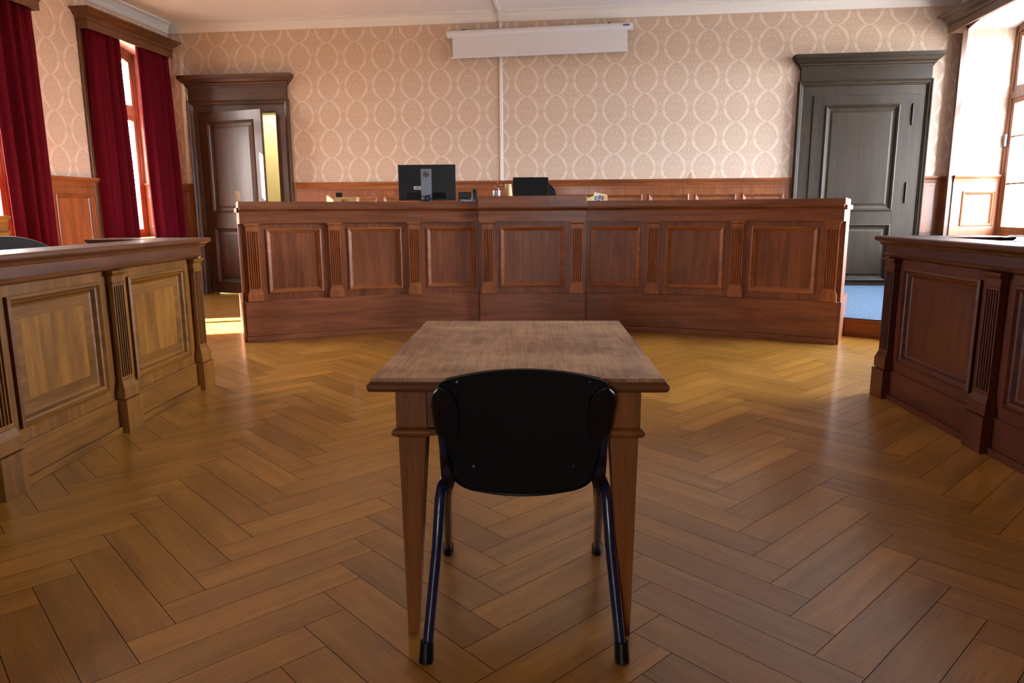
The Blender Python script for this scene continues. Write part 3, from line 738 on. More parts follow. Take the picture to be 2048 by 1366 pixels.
for a, cen in PILS:
    dy = -0.05 if cen else 0.0
    m = MB().add(PM, lambda p, a=a, dy=dy: (p[0]+ja(a), p[1]+dy, p[2]))
    jb(m, 'pilaster', JM['z'])
# end returns of the bench, running almost straight back
for x0, sgn in ((ja(-32.7), -1), (ja(33.75), 1)):
    def slab(m, a, b, y0, y1, z0, z1, x0=x0, sgn=sgn):
        k = 0.13
        P = [(x0-sgn*(a+k*max(0, y0)), y0), (x0-sgn*(b+k*max(0, y0)), y0), (x0-sgn*(b+k*max(0, y1)), y1), (x0-sgn*(a+k*max(0, y1)), y1)]
        return m.hexa([(x, y, z0) for x, y in P], [(x, y, z1) for x, y in P])
    e = MB(); slab(e, 0.0, 0.04, 0.05, 0.80, 0.0, 1.243); slab(e, -0.026, 0.0, -0.02, 0.80, 0.0, 0.385); slab(e, -0.02, 0.0, -0.03, 0.78, 1.2, 1.243)
    slab(e, -0.012, 0.0, 0.0, 0.12, 0.385, 1.1)
    jb(e, 'end_panel', JB['z'], bevel=0.003)
    jb(slab(MB(), 0.0, 0.04, 0.05, 0.80, 1.243, 1.30), 'parapet_rail', JB['x'], bevel=0.003)

# raised floor behind the bench
pm = MB(); NP = 40; top = []
for i in range(NP+1):
    a = R(-22+ (46+22)*i/NP); top.append((BC.x+5.47*math.sin(a), BC.y+5.47*math.cos(a)))
far = [NL*(XR-0.06)+NB*8.0, NL*(XR-0.06)+NB*(YB-0.06), NL*(-3.9)+NB*(YB-0.06)]
poly = top+[(q.x, q.y) for q in far]
# keep the riser inside the right wall
poly = [((NL*min(NL.dot(Vector((a, b, 0))), XR-0.06)+NB*NB.dot(Vector((a, b, 0)))).x, (NL*min(NL.dot(Vector((a, b, 0))), XR-0.06)+NB*NB.dot(Vector((a, b, 0)))).y) for a, b in poly]
pf = MB().hexa([(a, b, 0.0) for a, b in poly], [(a, b, DZ-0.012) for a, b in poly])
plat = tag(pf.build('platform', JB['x'], None, FW, (1.5, 8.5, 0), wcs=[(a*0.7-b*0.7, 0, z) for a, b, z in pf.v]), kind='structure')
pc = MB().hexa([(a, b, DZ-0.0119) for a, b in poly], [(a, b, DZ) for a, b in poly]); pc.build('carpet', CARPET, plat, origin=(1.5, 8.5, 0))

# ------------------------------------------------------------------ side benches
def side_bench(name, label, frame, sg, Wd, length, pitch, retlen):
    o = (sg*0.8, 0.25, 0); root = tag(empty(name, frame, o), label, 'bench')
    def X(p): return sg*p
    def bx(m, p0, p1, y0, y1, z0, z1):
        a, b = sorted((X(p0), X(p1))); m.box(a, b, y0, y1, z0, z1); return m
    def B(m, n, mat, parent=root, **k): return m.build(n, mat, parent, origin=o, **k)
    ps = [0.10+pitch*k for k in range(int(length/pitch)+1)]
    B(bx(bx(MB(), 0.0, length, -0.012, 0.05, 0.0, 0.19), 0, length, -0.028, -0.012, 0.0, 0.038), 'plinth', Wd['x'], bevel=0.003)
    for i in range(len(ps)-1):
        a, b = ps[i], ps[i+1]; hole = sorted((X(a+0.14), X(b-0.14)))
        m = MB(); xa, xb = sorted((X(a), X(b))); rails(m, xa, xb, 0.19, 0.90, [(hole[0], hole[1], 0.255, 0.845)], 0.0, 0.05)
        fr = B(m, 'bay_frame', Wd['z'])
        f = MB(); p = MB(); framed_panel(f, p, hole[0], hole[1], 0.255, 0.845, 0.0, prof=[(0, 0), (0, -0.014), (0.014, -0.02), (0.024, -0.008), (0.034, -0.004), (0.044, 0.014), (0.056, 0.018)])
        pp = B(p, 'panel', Wd['p']); B(f, 'panel_moulding', Wd['x'], fr)
        # crossbanded border inlaid in the field
        iz0, iz1 = 0.255+0.056, 0.845-0.056; ix0, ix1 = hole[0]+0.056, hole[1]-0.056
        t = MB(); t.ring(ix0, ix1, iz0, iz1, [(0.0, 0.0178), (0.0, 0.0172), (0.055, 0.0172), (0.055, 0.0178)]); B(t, 'crossband', Wd['x'], pp)
    a, b = sorted((X(0), X(length)))
    B(MB().prismx([(0.05, 0.895), (-0.012, 0.895), (-0.030, 0.905), (-0.034, 0.918), (-0.028, 0.925), (0.05, 0.925)], a, b), 'lower_moulding', Wd['m'])
    B(MB().box(a, b, -0.026, 0.05, 0.925, 0.985), 'frieze', Wd['m'])
    for p in ps:
        q = pilaster_parts(0.115, 0.19, 0.895, 0.085, 0.10, 5, -0.035)
        q.box(-0.078, 0.078, -0.06, 0.0, 0.0, 0.185); q.v = [(v[0]+X(p), v[1], v[2]) for v in q.v]
        B(q, 'pilaster', Wd['z'], bevel=0.002)
    # top board with ogee nosing along the front, returned at the far end
    prof = [(-0.03, 0.975), (-0.036, 0.978), (-0.04, 0.988), (-0.052, 0.998), (-0.074, 1.004), (-0.078, 1.012), (-0.078, 1.026), (-0.07, 1.032), (0.20, 1.032), (0.20, 0.99), (0.05, 0.985), (0.05, 0.975)]
    a, b = sorted((X(-0.05), X(length)))
    B(MB().prismx(prof, a, b), 'top_board', Wd['m'])
    # return at the far end
    r = MB(); a, b = sorted((X(-0.05), X(0.26)))
    r.prismx([(0.20, 0.992), (0.20, 1.032), (retlen, 1.032), (retlen, 1.02), (retlen-0.03, 1.0), (retlen-0.05, 0.985), (0.20, 0.985)], a, b)
    B(r, 'return_top', Wd['m'], bevel=0.004)
    e = MB(); a, b = sorted((X(0.0), X(0.045))); e.box(a, b, 0.05, retlen-0.08, 0.0, 0.985); B(e, 'end_panel', Wd['z'])
    # writing desk behind the front
    d = MB(); bx(d, 0.27, length, 0.05, 0.60, 0.74, 0.77); B(d, 'desk_board', Wd['x'])
    return root
fl_l = T(-2.165, 4.975, 0) @ Matrix.Rotation(R(89.2), 4, 'Z')
fl_r = T(2.432, 4.64, 0) @ Matrix.Rotation(R(-92.6), 4, 'Z')
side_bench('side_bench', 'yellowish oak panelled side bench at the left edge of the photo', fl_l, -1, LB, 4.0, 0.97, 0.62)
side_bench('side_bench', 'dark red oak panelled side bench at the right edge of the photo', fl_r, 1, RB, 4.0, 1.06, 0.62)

# ------------------------------------------------------------------ table
ft = T(0.0125, 1.805, 0) @ Matrix.Diagonal((1, 1, 1.014, 1)) @ Matrix.Rotation(-0.0294, 4, 'Z')
to = (0, 0.5, 0); TB = tag(empty('table', ft, to), 'worn brown wooden table with tapered legs in the middle of the floor', 'table')
hw_, tl_ = 0.3925, 1.01
m = MB(); m.hood(-hw_+0.012, hw_-0.012, 0.012, tl_-0.012, [(-0.004, 0.722), (0.008, 0.726), (0.012, 0.734), (0.012, 0.744), (0.006, 0.748), (0.004, 0.752), (0.0, 0.760)])
m.v = [(a, (tl_-0.012+0.012*(1 if True else 0) if abs(b-(tl_-0.012)) < 1e-6 else b), c) for a, b, c in m.v]
pr = m.v; lowz = 0.750
top_ = MB(); top_.hood(-hw_+0.012, hw_-0.012, 0.012, tl_-0.0, [(0.004, 0.751), (0.0, 0.760)]); top_.build('tabletop', TT, TB, origin=to)
m.v = [(a, b, min(c, 0.7515)) for a, b, c in m.v]; m.build('edge_moulding', TX, TB, origin=to)
i0 = 0.062
for sx in (-1, 1):
    for y0 in (i0, tl_-i0-0.085):
        x0, x1 = sorted((sx*(hw_-i0), sx*(hw_-i0-0.085)))
        q = MB(); q.box(x0, x1, y0, y0+0.085, 0.612, 0.722)
        q.hood(x0, x1, y0, y0+0.085, [(0.0, 0.612), (0.010, 0.607), (0.012, 0.60), (0.010, 0.592), (0.004, 0.588), (-0.002, 0.585)])
        xo = x1 if sx > 0 else x0; yo = y0 if y0 < 0.3 else y0+0.085; sy = 1 if y0 < 0.3 else -1
        xi = xo-sx*0.042; yi = yo+sy*0.042; ins = 0.012
        lo = [(xo-sx*ins, yo+sy*ins, 0), (xi-sx*0.0, yo+sy*ins, 0), (xi, yi, 0), (xo-sx*ins, yi, 0)]
        ti = 0.004
        hi = [(xo-sx*ti, yo+sy*ti, 0.588), (xo-sx*(0.085-ti), yo+sy*ti, 0.588), (xo-sx*(0.085-ti), yo+sy*(0.085-ti), 0.588), (xo-sx*ti, yo+sy*(0.085-ti), 0.588)]
        q.hexa(lo, hi); q.build('leg', TL, TB, origin=to, bevel=0.0025)
ap = MB()
ap.box(-hw_+i0+0.085, hw_-i0-0.085, i0+0.006, i0+0.03, 0.612, 0.722).box(-hw_+i0+0.085, hw_-i0-0.085, tl_-i0-0.03, tl_-i0-0.006, 0.612, 0.722)
for s in (-1, 1):
    a, b = sorted((s*(hw_-i0-0.006), s*(hw_-i0-0.03))); ap.box(a, b, i0+0.085, tl_-i0-0.085, 0.612, 0.722)
ap.build('apron', TX, TB, origin=to)
bd = MB(); bd.box(-hw_+i0+0.085, hw_-i0-0.085, i0-0.008, i0+0.03, 0.592, 0.610).box(-hw_+i0+0.085, hw_-i0-0.085, tl_-i0-0.03, tl_-i0+0.008, 0.592, 0.610)
for s in (-1, 1):
    a, b = sorted((s*(hw_-i0+0.008), s*(hw_-i0-0.03))); bd.box(a, b, i0+0.085, tl_-i0-0.085, 0.592, 0.610)
bd.build('apron_bead', TX, TB, origin=to, bevel=0.004)

# ------------------------------------------------------------------ front chair
fc = T(0.028, 1.78, 0) @ Matrix.Rotation(-0.01, 4, 'Z')
def chair_back_y(z): return -0.085+(0.82-z)*0.30                 # leaning back towards the camera
def front_chair():
    root = tag(empty('visitor_chair', fc, (0, 0.3, 0)), 'black stacking chair with padded seat and oval tube legs, drawn up to the table', 'chair'); o = (0, 0.3, 0)
    def B(m, n, mat, parent=root, **k): return m.build(n, mat, parent, origin=o, **k)
    for s in (-1, 1):
        # rear leg: foot, up to the joint and forward under the seat
        P = [(s*0.262, -0.018, 0.03), (s*0.236, 0.045, 0.30), (s*0.228, 0.070, 0.425), (s*0.224, 0.085, 0.452), (s*0.218, 0.13, 0.462), (s*0.205, 0.46, 0.44)]
        lg = B(MB().tube(P, 0.0145, 14), 'leg', TUBE, smooth=60)
        B(MB().tube([(s*0.265, -0.025, 0.0), (s*0.2625, -0.018, 0.055)], [0.0205, 0.0185], 14), 'foot_cap', BLK, lg, smooth=40)
        # front leg: foot, back up through the joint and on as the back upright
        P = [(s*0.263, 0.585, 0.03), (s*0.215, 0.13, 0.415), (s*0.207, 0.085, 0.455), (s*0.204, 0.045, 0.52), (s*0.213, -0.045, 0.74)]
        lg = B(MB().tube(P, 0.0135, 14), 'leg', TUBE, smooth=60)
        B(MB().tube([(s*0.265, 0.595, 0.0), (s*0.263, 0.583, 0.045)], [0.0195, 0.018], 6), 'foot_cap', BLK, lg)
        # moulded joint sleeve and bracket at the back
        B(MB().tube([(s*0.206, 0.11, 0.435), (s*0.204, 0.075, 0.475), (s*0.205, 0.03, 0.56), (s*0.206, 0.02, 0.59)], [0.010, 0.0185, 0.0165, 0.0145], 14), 'joint_sleeve', BLK, smooth=60)
        br = MB().tube([(s*0.207, 0.002, 0.625), (s*0.210, -0.008, 0.65), (s*0.214, -0.035, 0.725), (s*0.212, -0.047, 0.75), (s*0.206, -0.055, 0.765)], [0.013, 0.0185, 0.0195, 0.015, 0.006], 14)
        poly = [(s*0.208, 0.780), (s*0.185, 0.770), (s*0.166, 0.745), (s*0.160, 0.700), (s*0.165, 0.640), (s*0.180, 0.612), (s*0.196, 0.618), (s*0.205, 0.66)]
        lo_ = [(x, chair_back_y(z)-0.016, z) for x, z in poly]; hi_ = [(x*0.985, chair_back_y(z)-0.002, z) for x, z in poly]
        br.hexa(lo_, hi_); bk = B(br, 'back_bracket', BLK, smooth=50, bevel=0.003)
        for (sx_, sz_) in ((0.182, 0.745), (0.176, 0.655)):
            c = (s*sx_, chair_back_y(sz_)-0.017, sz_)
            B(MB().tube([(c[0], c[1], c[2]), (c[0], c[1]-0.004, c[2]-0.001)], [0.0055, 0.0035], 10), 'screw', SCREW, bk)
    B(MB().tube([(-0.20, 0.16, 0.452), (0.20, 0.16, 0.452)], 0.010, 10), 'seat_bar', TUBE, smooth=60)
    B(MB().tube([(-0.20, 0.42, 0.435), (0.20, 0.42, 0.435)], 0.010, 10), 'seat_bar', TUBE, smooth=60)
    # shells: outline functions in (u in -1..1, t in 0..1)
    def shell(outline, place, off, name, mat, parent=root, N=36, Mz=48, th=0.008):
        m = MB()
        for side in (0, 1):
            for j in range(Mz+1):
                for i in range(N+1):
                    u = -1+2*i/N; t = j/Mz; x, z = outline(u, t); m.v.append(place(x, z, off+side*th))
        A = (N+1)*(Mz+1)
        for j in range(Mz):
            for i in range(N):
                p = j*(N+1)+i; m.f.append((p, p+1, p+N+2, p+N+1)); m.f.append((A+p, A+p+N+1, A+p+N+2, A+p+1))
        for i in range(N):
            m.f.append((i, A+i, A+i+1, i+1)); q = Mz*(N+1)+i; m.f.append((q, q+1, A+q+1, A+q))
        for j in range(Mz):
            a = j*(N+1); b = (j+1)*(N+1); m.f.append((a, b, A+b, A+a)); a += N; b += N; m.f.append((a, A+a, A+b, b))
        return B(m, name, mat, parent, smooth=50)
    def back_out(u, t, sc=1.0):
        # half width by height; rounded shoulders
        z = 0.472+(0.806-0.472)*t
        w_ = 0.160+0.048*min(1, t/0.6)**0.8
        if t < 0.12: w_ -= 0.06*(1-math.sqrt(max(0, 1-((0.12-t)/0.12)**2)))
        if t > 0.93: w_ -= 0.026*(1-math.sqrt(max(0, 1-((t-0.93)/0.07)**2)))
        x = u*w_*sc; z += (0.022*(1-u*u)-0.010)*(t > 0.5)*(t-0.5)*2 - 0.012*(1-u*u)*(t < 0.3)*(0.3-t)/0.3
        return x, z
    def back_place(x, z, off): return (x, chair_back_y(z)+off+0.9*x*x*-0.55+0.018, z)
    bs = shell(back_out, back_place, -0.006, 'backrest', BLKM)
    shell(lambda u, t: back_out(u, 0.03+0.955*t, 0.965), back_place, 0.004, 'back_pad', CHARF, th=0.028)
    for x, z in ((-0.162, 0.790), (0.162, 0.790), (-0.130, 0.545), (0.130, 0.545)):
        c = back_place(x, z, -0.0065); B(MB().tube([c, (c[0], c[1]-0.003, c[2])], [0.005, 0.003], 10), 'screw', SCREW, bs)
    def seat_out(u, t, sc=1.0):
        y = 0.055+0.43*t; w_ = 0.175+0.045*min(1, t/0.4)
        if t < 0.18: w_ -= 0.075*(1-math.sqrt(max(0, 1-((0.18-t)/0.18)**2)))
        if t > 0.88: w_ -= 0.05*(1-math.sqrt(max(0, 1-((t-0.88)/0.12)**2)))
        y -= 0.014*(1-u*u)*(t < 0.3)*(0.3-t)/0.3
        return u*w_*sc, y
    def seat_place(x, y, off): return (x, y, 0.444+off+0.35*x*x+0.02*max(0, (y-0.1)))
    shell(seat_out, seat_place, 0.0, 'seat_pan', BLK)
    shell(lambda u, t: seat_out(u, 0.02+0.96*t, 0.96), seat_place, 0.008, 'seat', CHARF, th=0.028)
    return root
front_chair()

# chair behind the left bench
def rounded_chair(frame, label, w_, z0, z1, mat, lean=0.0):
    o = (0, 0, 0); root = tag(empty('desk_chair', frame, o), label, 'chair')
    def place(x, z, d): return (x, d+lean*(z-z0)-0.25*(x*x), z)
    m = MB(); N = 24; Mz = 14
    for side in (0, 1):
        for j in range(Mz+1):
            for i in range(N+1):
                u = -1+2*i/N; t = j/Mz; hw = w_/2
                if t > 0.6: hw *= 1-0.35*(1-math.sqrt(max(0, 1-((t-0.6)/0.4)**2)))
                z = z0+(z1-z0)*t-0.04*(u*u)*t; m.v.append(place(u*hw, z, side*0.05))
    A = (N+1)*(Mz+1)
    for j in range(Mz):
        for i in range(N):
            p = j*(N+1)+i; m.f.append((p, p+1, p+N+2, p+N+1)); m.f.append((A+p, A+p+N+1, A+p+N+2, A+p+1))
    for i in range(N):
        m.f.append((i, A+i, A+i+1, i+1)); q = Mz*(N+1)+i; m.f.append((q, q+1, A+q+1, A+q))
    for j in range(Mz):
        a = j*(N+1); b = (j+1)*(N+1); m.f.append((a, b, A+b, A+a)); a += N; b += N; m.f.append((a, A+a, A+b, b))
    m.build('backrest', mat, root, smooth=60, bevel=0.0)
    return root
cl = T(-3.10, 4.42, 0) @ Matrix.Rotation(R(25), 4, 'Z')
ch = rounded_chair(cl, 'dark brown chair back showing above the left bench', 0.56, 0.55, 1.065, plain('brown_shell', (52, 40, 36), 0.5))
s = MB(); s.box(-0.24, 0.24, -0.46, 0.0, 0.43, 0.48); s.build('seat', CHARF, ch, bevel=0.02)
MB().tube([(0, -0.03, 0.46), (0, 0.07, 0.50), (0, 0.07, 0.70)], 0.016, 10).build('back_bar', IRON, ch)
for a, b in ((-0.2, -0.42), (0.2, -0.42), (-0.2, -0.03), (0.2, -0.03)): MB().tube([(a, b, 0.0), (a, b, 0.44)], 0.013, 10).build('leg', IRON, ch)

# small sunlit side desk in front of the second window (its corner shows at the left edge)
so_ = T(-4.24, 5.62, 0) @ Matrix.Rotation(R(0), 4, 'Z')
SDK = tag(empty('side_desk', so_, (0, 0, 0)), 'carved wooden desk corner, sunlit, in front of the curtained window', 'desk')
MB().hood(-0.6, 0.0, 0.0, 0.5, [(0.0, 1.13), (0.006, 1.135), (0.01, 1.15), (0.028, 1.162), (0.034, 1.166), (0.034, 1.185)]).build('top_moulding', LB['x'], SDK)
MB().box(-0.6, 0.0, 0.0, 0.5, 0.06, 1.13).build('body', LB['z'], SDK)
MB().hood(-0.6, 0.0, 0.0, 0.5, [(0.0, 1.025), (0.014, 1.032), (0.018, 1.04), (0.018, 1.05), (0.0, 1.055)]).build('lower_moulding', LB['x'], SDK)
MB().hood(-0.6, 0.0, 0.0, 0.5, [(0.02, 0.0), (0.02, 0.10), (0.0, 0.12)]).build('plinth', LB['x'], SDK)

# ------------------------------------------------------------------ projection screen, cable duct
scf = FBK @ T(-0.835, 0, 3.6) @ Matrix.Rotation(-0.012, 4, 'Y')
SC = tag(empty('projection_screen', scf, (0, -0.08, 0)), 'white roll-up projection screen, pulled down a little, high on the back wall', 'projection screen'); o = (0, -0.08, 0)
def casep(x0, x1):
    pts = [(-0.02, -0.045), (-0.10, -0.045), (-0.125, -0.03), (-0.135, 0.0), (-0.125, 0.03), (-0.10, 0.045), (-0.02, 0.045)]
    return MB().prismx(pts, x0, x1)
case = casep(-1.235, 1.235).build('case', CASEW, SC, origin=o, smooth=25)
for s in (-1, 1): casep(s*1.235 if s > 0 else -1.255, 1.255 if s > 0 else -1.235).build('end_cap', WHITE, SC, origin=o, smooth=25)
MB().box(-1.185, 1.185, -0.092, -0.090, -0.30, -0.04).build('screen_fabric', SCREENW, SC, origin=o)
bar = MB().box(-1.215, 1.19, -0.103, -0.080, -0.318, -0.298).build('bottom_bar', CASEW, SC, origin=o, bevel=0.004)
MB().tube([(-0.035, -0.093, -0.315), (-0.045, -0.093, -0.355), (0.02, -0.093, -0.355), (0.010, -0.093, -0.315)], 0.003, 8).build('pull_handle', WHITE, bar, origin=o)
for x in (-1.03, 0.94): MB().box(x-0.02, x+0.02, -0.08, -0.003, 0.046, 0.062).build('bracket', IRON, SC, origin=o)
lb = MB().box(1.12, 1.205, -0.1365, -0.134, -0.005, 0.018).build('label_plate', BLUEL, SC, origin=o)
MB().box(1.125, 1.137, -0.1373, -0.1364, 0.003, 0.014).box(1.142, 1.198, -0.1373, -0.1364, 0.004, 0.0075).build('label_print', plain('label_print', (150, 160, 210), 0.5), lb, origin=o)
DU = tag(empty('cable_duct', FBK, (-1.362, 0, 1.63)), 'white vertical cable duct running up the back wall behind the screen', 'cable duct'); o = (-1.362, 0, 1.63)
MB().box(-1.383, -1.341, -0.018, 0, 1.632, 3.745).build('wall_run', WHITE, DU, origin=o, bevel=0.002)
P = [(-0.018, 3.74), (-0.04, 3.762), (-0.06, 3.80), (-0.10, 3.835), (-0.15, 3.85), (-0.16, 3.87)]
d = MB()
for (a, b), (c, e) in zip(P, P[1:]): d.hexa([(-1.383, a, b), (-1.341, a, b), (-1.341, c, e), (-1.383, c, e)], [(-1.383, a-0.012, b-0.01), (-1.341, a-0.012, b-0.01), (-1.341, c-0.012, e-0.012), (-1.383, c-0.012, e-0.012)])
d.build('cornice_run', WHITE, DU, origin=o)
MB().box(-1.383, -1.341, -9.0, -0.15, 3.852, 3.87).build('ceiling_run', WHITE, DU, origin=o)

# ------------------------------------------------------------------ things on the judges' bench
DT = 1.195; DC = 1.335
# big monitor
fm = T(-0.885, 7.72, DT) @ Matrix.Rotation(R(-3), 4, 'Z')
MO = tag(empty('monitor', fm, (0, 0, 0)), 'large black monitor seen from behind with a grey stand, left of the desk phone', 'monitor')
MB().box(-0.302, 0.302, -0.012, 0.010, 0.122, 0.490).box(-0.30, 0.30, 0.010, 0.016, 0.124, 0.488).build('screen_housing', BLK, MO, bevel=0.004)
MB().box(-0.22, 0.20, -0.03, -0.012, 0.145, 0.205).build('connector_cover', BLKM, MO, bevel=0.006)
st = MB().box(-0.055, 0.055, -0.055, -0.03, 0.0, 0.445).build('stand', GREYM, MO, bevel=0.004)
MB().box(-0.16, 0.14, -0.11, 0.12, 0.0, 0.012).build('stand_foot', GREYM, MO, bevel=0.004)
MB().tube([(0, -0.055, 0.39), (0, -0.059, 0.39)], [0.034, 0.033], 28).build('badge', CHROME, st)
lg = MB()
for dx, z0_, z1_ in ((-0.014, -0.02, 0.022), (-0.002, -0.013, 0.008), (0.008, -0.026, 0.008), (0.020, -0.013, 0.008)):
    k = 0.22; lg.hexa([(dx+z0_*k, -0.0600, 0.39+z0_), (dx+0.004+z0_*k, -0.0600, 0.39+z0_), (dx+0.004+z1_*k, -0.0600, 0.39+z1_), (dx+z1_*k, -0.0600, 0.39+z1_)],
                        [(dx+z0_*k, -0.0590, 0.39+z0_), (dx+0.004+z0_*k, -0.0590, 0.39+z0_), (dx+0.004+z1_*k, -0.0590, 0.39+z1_), (dx+z1_*k, -0.0590, 0.39+z1_)])
lg.box(-0.004, 0.006, -0.060, -0.059, 0.395, 0.399).box(0.012, 0.024, -0.060, -0.059, 0.395, 0.399)
lg.build('badge_letters', BLKM, st)
lb = MB().box(-0.14, -0.065, -0.0145, -0.0125, 0.235, 0.27).build('sticker', PAPERW, MO)
q = MB(); rr = random.Random(5); x = -0.118
while x < -0.082: w_ = rr.uniform(0.001, 0.003); q.box(x, x+w_, -0.0152, -0.0144, 0.245, 0.262); x += w_+rr.uniform(0.001, 0.003)
q.build('barcode', BLKM, lb)
# cables
rr = random.Random(2); cb = MB()
for k in range(7):
    P = []; cx, cz = rr.uniform(-0.03, 0.03), rr.uniform(0.12, 0.15)
    for i in range(15):
        g = i/14*math.pi*rr.uniform(1.9, 2.1)+k; rad = 0.03+0.012*math.sin(i+k); P.append((cx+rad*1.1*math.cos(g), -0.066-0.004*k*0.6, cz+rad*math.sin(g)))
    cb.tube(P, 0.0026, 6)
cb.tube([(-0.04, -0.07, 0.12), (-0.08, -0.05, 0.10), (-0.10, -0.03, 0.17)], 0.003, 6).tube([(0.0, -0.07, 0.11), (-0.02, -0.09, 0.03), (-0.06, -0.09, 0.003)], 0.003, 6)
tag(cb.build('cable_bundle', BLKM, None, fm, (0, -0.06, 0.1), smooth=60), 'tangle of black cables hanging on the grey monitor stand', 'cables')
# small monitor
f2 = T(0.205, 7.72, DC) @ Matrix.Rotation(R(2), 4, 'Z')
M2 = tag(empty('monitor', f2, (0, 0, 0)), 'small plain black monitor on the raised middle of the bench', 'monitor')
MB().box(-0.186, 0.186, -0.012, 0.012, 0.02, 0.216).build('screen_housing', BLKM, M2, bevel=0.003)
MB().box(-0.03, 0.03, 0.012, 0.03, 0.0, 0.15).build('stand', BLK, M2); MB().box(-0.10, 0.10, -0.02, 0.12, 0.0, 0.012).build('stand_foot', BLK, M2, bevel=0.003)
# phone
f3 = T(-0.452, 7.62, DT) @ Matrix.Rotation(R(2), 4, 'Z')
PH = tag(empty('desk_telephone', f3, (0, 0, 0)), 'black desk telephone between the two monitors', 'telephone')
b = MB(); b.hexa([(-0.10, -0.03, 0.0), (0.10, -0.03, 0.0), (0.10, 0.16, 0.0), (-0.10, 0.16, 0.0)], [(-0.10, -0.03, 0.135), (0.10, -0.03, 0.135), (0.10, 0.16, 0.03), (-0.10, 0.16, 0.03)]); b.build('body', BLK, PH, bevel=0.006)
MB().box(-0.098, 0.032, -0.02, 0.03, 0.135, 0.205).build('display', BLK, PH, bevel=0.008)
MB().tube([(0.070, -0.015, 0.10), (0.070, -0.012, 0.17), (0.070, 0.0, 0.215), (0.070, 0.03, 0.205)], [0.022, 0.026, 0.026, 0.02], 12).build('handset', BLK, PH, smooth=50)
MB().box(-0.078, 0.082, -0.036, -0.030, 0.085, 0.128).build('rear_panel', GREYM, PH)
for sx in (-1, 1): MB().tube([(sx*0.06, -0.038, 0.125), (sx*0.03, -0.042, 0.09)], 0.003, 6).build('support_wire', BLKM, PH)
# pencil cup
f4 = T(-0.152, 7.56, DC+0.025)
PC = tag(empty('pencil_cup', T(-0.152, 7.56, DC), (0, 0, 0)), 'brushed steel cup full of pens beside the paper cups', 'pencil cup')
MB().lathe([(0.040, 0.0), (0.042, 0.004), (0.042, 0.075), (0.039, 0.075), (0.039, 0.010)], 0, 0, 28).build('cup', STEEL, PC, smooth=40)
pens = [(-0.030, 0.0, -0.022, 0.015, 0.118, REDP, 'red pen leaning left in the steel cup'), (-0.022, 0.015, -0.012, 0.02, 0.130, BLUP, 'blue pen with dark cap left of the tall red pencil'),
        (-0.010, -0.01, 0.0, -0.01, 0.112, BRNP, 'short dark pencil in the middle of the steel cup'), (0.008, 0.0, 0.012, 0.0, 0.172, REDP, 'tall red pencil standing highest in the steel cup'),
        (0.018, 0.012, 0.022, 0.012, 0.108, BLUP, 'short blue pen in the steel cup'), (0.020, -0.01, 0.046, -0.012, 0.142, BLUP, 'blue pencil leaning right out of the steel cup'),
        (0.018, -0.02, 0.030, -0.028, 0.116, PAPERW, 'white pen leaning right in the steel cup')]
for x0, y0, x1, y1, zt, mt_, lb_ in pens:
    a = Vector((x0*0.3, y0*0.3, 0.014)); b = Vector((x1, y1, zt)); n = (b-a).normalized()
    pr = tag(empty('pen', T(-0.152, 7.56, DC), (0, 0, 0)), lb_, 'pen', 'pens in the steel cup')
    MB().tube([a, b-n*0.018], 0.0042, 8).build('barrel', mt_, pr, smooth=40)
    MB().tube([b-n*0.018, b], [0.0042, 0.0008], 8).build('tip', PALE if mt_ is not PAPERW else BLKM, pr)
# paper cups, upside down
cups = []
for k in range(3):
    zb = DC+0.001+k*0.012
    c = MB().lathe([(0.044, zb), (0.045, zb+0.003), (0.044, zb+0.006), (0.0425, zb+0.007), (0.031, zb+0.118), (0.029, zb+0.118)], -0.031, 7.60, 28)
    tag(c.build('paper_cup', KRAFT, None, FW, (-0.031, 7.60, zb), smooth=40), ['brown paper cup, upside down, lowest rim of the stack', 'brown paper cup, upside down, middle rim of the stack', 'brown paper cup, upside down, topmost of the stack'][k], 'paper cup', 'stacked brown paper cups')
# raise the cups and pencil cup on a small riser shelf of the raised bench part
# judge's leather chair
oc = T(0.30, 8.35, 0.18) @ Matrix.Rotation(R(-8), 4, 'Z')
OC = rounded_chair(oc, 'black leather office chair partly hidden behind the small monitor', 0.46, 0.55, 1.36, LEATH, 0.05)
MB().box(-0.24, 0.24, 0.02, 0.50, 0.44, 0.52).build('seat', LEATH, OC, bevel=0.03)
MB().tube([(0, 0.26, 0.06), (0, 0.26, 0.44)], 0.03, 12).build('column', IRON, OC)
for k in range(5):
    g = k*math.tau/5; MB().tube([(0, 0.26, 0.09), (0.28*math.cos(g), 0.26+0.28*math.sin(g), 0.05)], [0.025, 0.015], 8).build('foot_spoke', IRON, OC)
    MB().tube([(0.28*math.cos(g)-0.012, 0.26+0.28*math.sin(g), 0.027), (0.28*math.cos(g)+0.012, 0.26+0.28*math.sin(g), 0.027)], 0.027, 12).build('caster', BLK, OC)
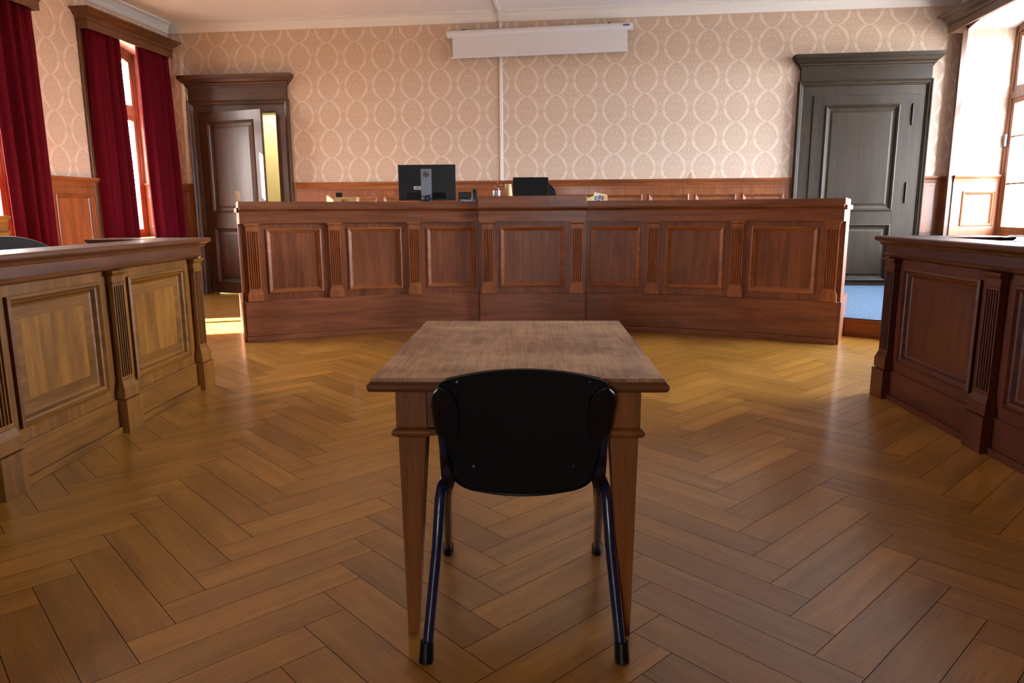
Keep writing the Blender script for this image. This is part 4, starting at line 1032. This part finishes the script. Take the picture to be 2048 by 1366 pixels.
# notepad block, leaning
f5 = T(0.872, 7.55, DT) @ Matrix.Rotation(R(-6), 4, 'Z') @ Matrix.Rotation(R(-28), 4, 'X') @ Matrix.Rotation(R(14), 4, 'Y')
NP_ = tag(empty('notepad', f5, (0, 0, 0)), 'tilted notepad with yellow edges and lilac print on the right wing', 'notepad')
MB().box(-0.068, 0.068, 0.0, 0.012, 0.02, 0.215).build('cover', YELP, NP_, bevel=0.002)
MB().box(-0.060, 0.064, -0.003, 0.0, 0.025, 0.208).build('page', PAPERW, NP_)
q = MB()
for r in range(9):
    for c in range(3):
        if (r*3+c) % 7 == 3: continue
        q.box(-0.050+c*0.036, -0.050+c*0.036+0.029, -0.0036, -0.0028, 0.035+r*0.018, 0.047+r*0.018)
q.build('print', LILAC, NP_)
tag(MB().hexa([(-0.05, 0, 0), (0.05, 0, 0), (0.05, 0.09, 0), (-0.05, 0.09, 0)], [(-0.05, 0, 0.125), (0.05, 0, 0.155), (0.05, 0.09, 0.155), (-0.05, 0.09, 0.125)]).build('index_box', YELP, None, T(0.80, 7.60, DT) , bevel=0.003), 'small pale yellow box left of the tilted notepad', 'box')
tag(MB().box(-0.02, 0.025, 0, 0.05, 0, 0.165).build('pen_block', PALE, None, T(0.975, 7.60, DT), bevel=0.003), 'small upright wooden block right of the tilted notepad', 'block')
# wooden box with slot handle
f6 = T(-1.70, 7.46, DT)
WBX = tag(empty('wooden_tray', f6, (0, 0, 0)), 'pale wooden box with dovetails and slot handle on the left wing', 'box')
t = MB(); t.box(-0.115, -0.035, 0, 0.012, 0, 0.155).box(0.035, 0.115, 0, 0.012, 0, 0.155).box(-0.035, 0.035, 0, 0.012, 0, 0.10).box(-0.035, 0.035, 0, 0.012, 0.132, 0.155)
t.box(-0.115, -0.103, 0.012, 0.16, 0, 0.155).box(0.103, 0.115, 0.012, 0.16, 0, 0.155).box(-0.103, 0.103, 0.148, 0.16, 0, 0.155).box(-0.103, 0.103, 0.012, 0.148, 0, 0.01); t.build('case', PALE, WBX)
dv = MB()
for s in (-1, 1):
    for z in (0.02, 0.05, 0.08, 0.11, 0.14): dv.box(s*0.109-0.004, s*0.109+0.004, -0.0008, 0.0, z-0.006, z+0.006)
dv.build('dovetail', BRNP, WBX)
tag(MB().box(-0.033, 0.033, -0.004, 0.004, 0.0, 0.118).build('dark_card', BLK, None, T(-1.766, 7.50, DT+0.085), bevel=0.006), 'small dark blue-black card standing in the wooden box', 'card')
tag(MB().tube([(-0.02, 0, 0), (0.02, 0, 0)], 0.020, 14).build('tape_roll', STEEL, None, T(-1.705, 7.55, DT+0.105)), 'shiny roll inside the wooden box, seen through its slot', 'roll')
tag(MB().box(-0.034, 0.034, -0.01, 0.01, 0, 0.11).build('eraser', PAPERW, None, T(-1.41, 7.44, DT), bevel=0.003), 'white block just showing over the left wing of the bench', 'block')
# slat of a chair back at the far left end
tag(MB().hexa([(0, 0, 0), (0.035, 0, 0), (0.035, 0.018, 0), (0, 0.018, 0)], [(-0.035, 0.02, 0.22), (-0.004, 0.02, 0.22), (-0.004, 0.038, 0.22), (-0.035, 0.038, 0.22)]).build('wooden_stick', PALE, None, T(-2.72, 7.28, DT-0.004)), 'short pale wooden stick leaning at the left end of the bench', 'stick')
# clear acrylic holders on the right bench
for (x, y, w_, h, lb_) in ((2.60, 3.70, 0.12, 0.032, 'clear acrylic holder on the right bench nearest the window'), (2.66, 4.56, 0.12, 0.03, 'low clear acrylic tray at the far corner of the right bench')):
    a = MB().box(-w_/2, w_/2, 0, 0.003, 0, h).box(-w_/2, w_/2, 0.09, 0.093, 0, h*0.7).box(-w_/2, -w_/2+0.003, 0.003, 0.09, 0, h*0.7).box(w_/2-0.003, w_/2, 0.003, 0.09, 0, h*0.7)
    tag(a.build('acrylic_holder', ACRYL, None, T(x, y, 1.033)), lb_, 'holder')
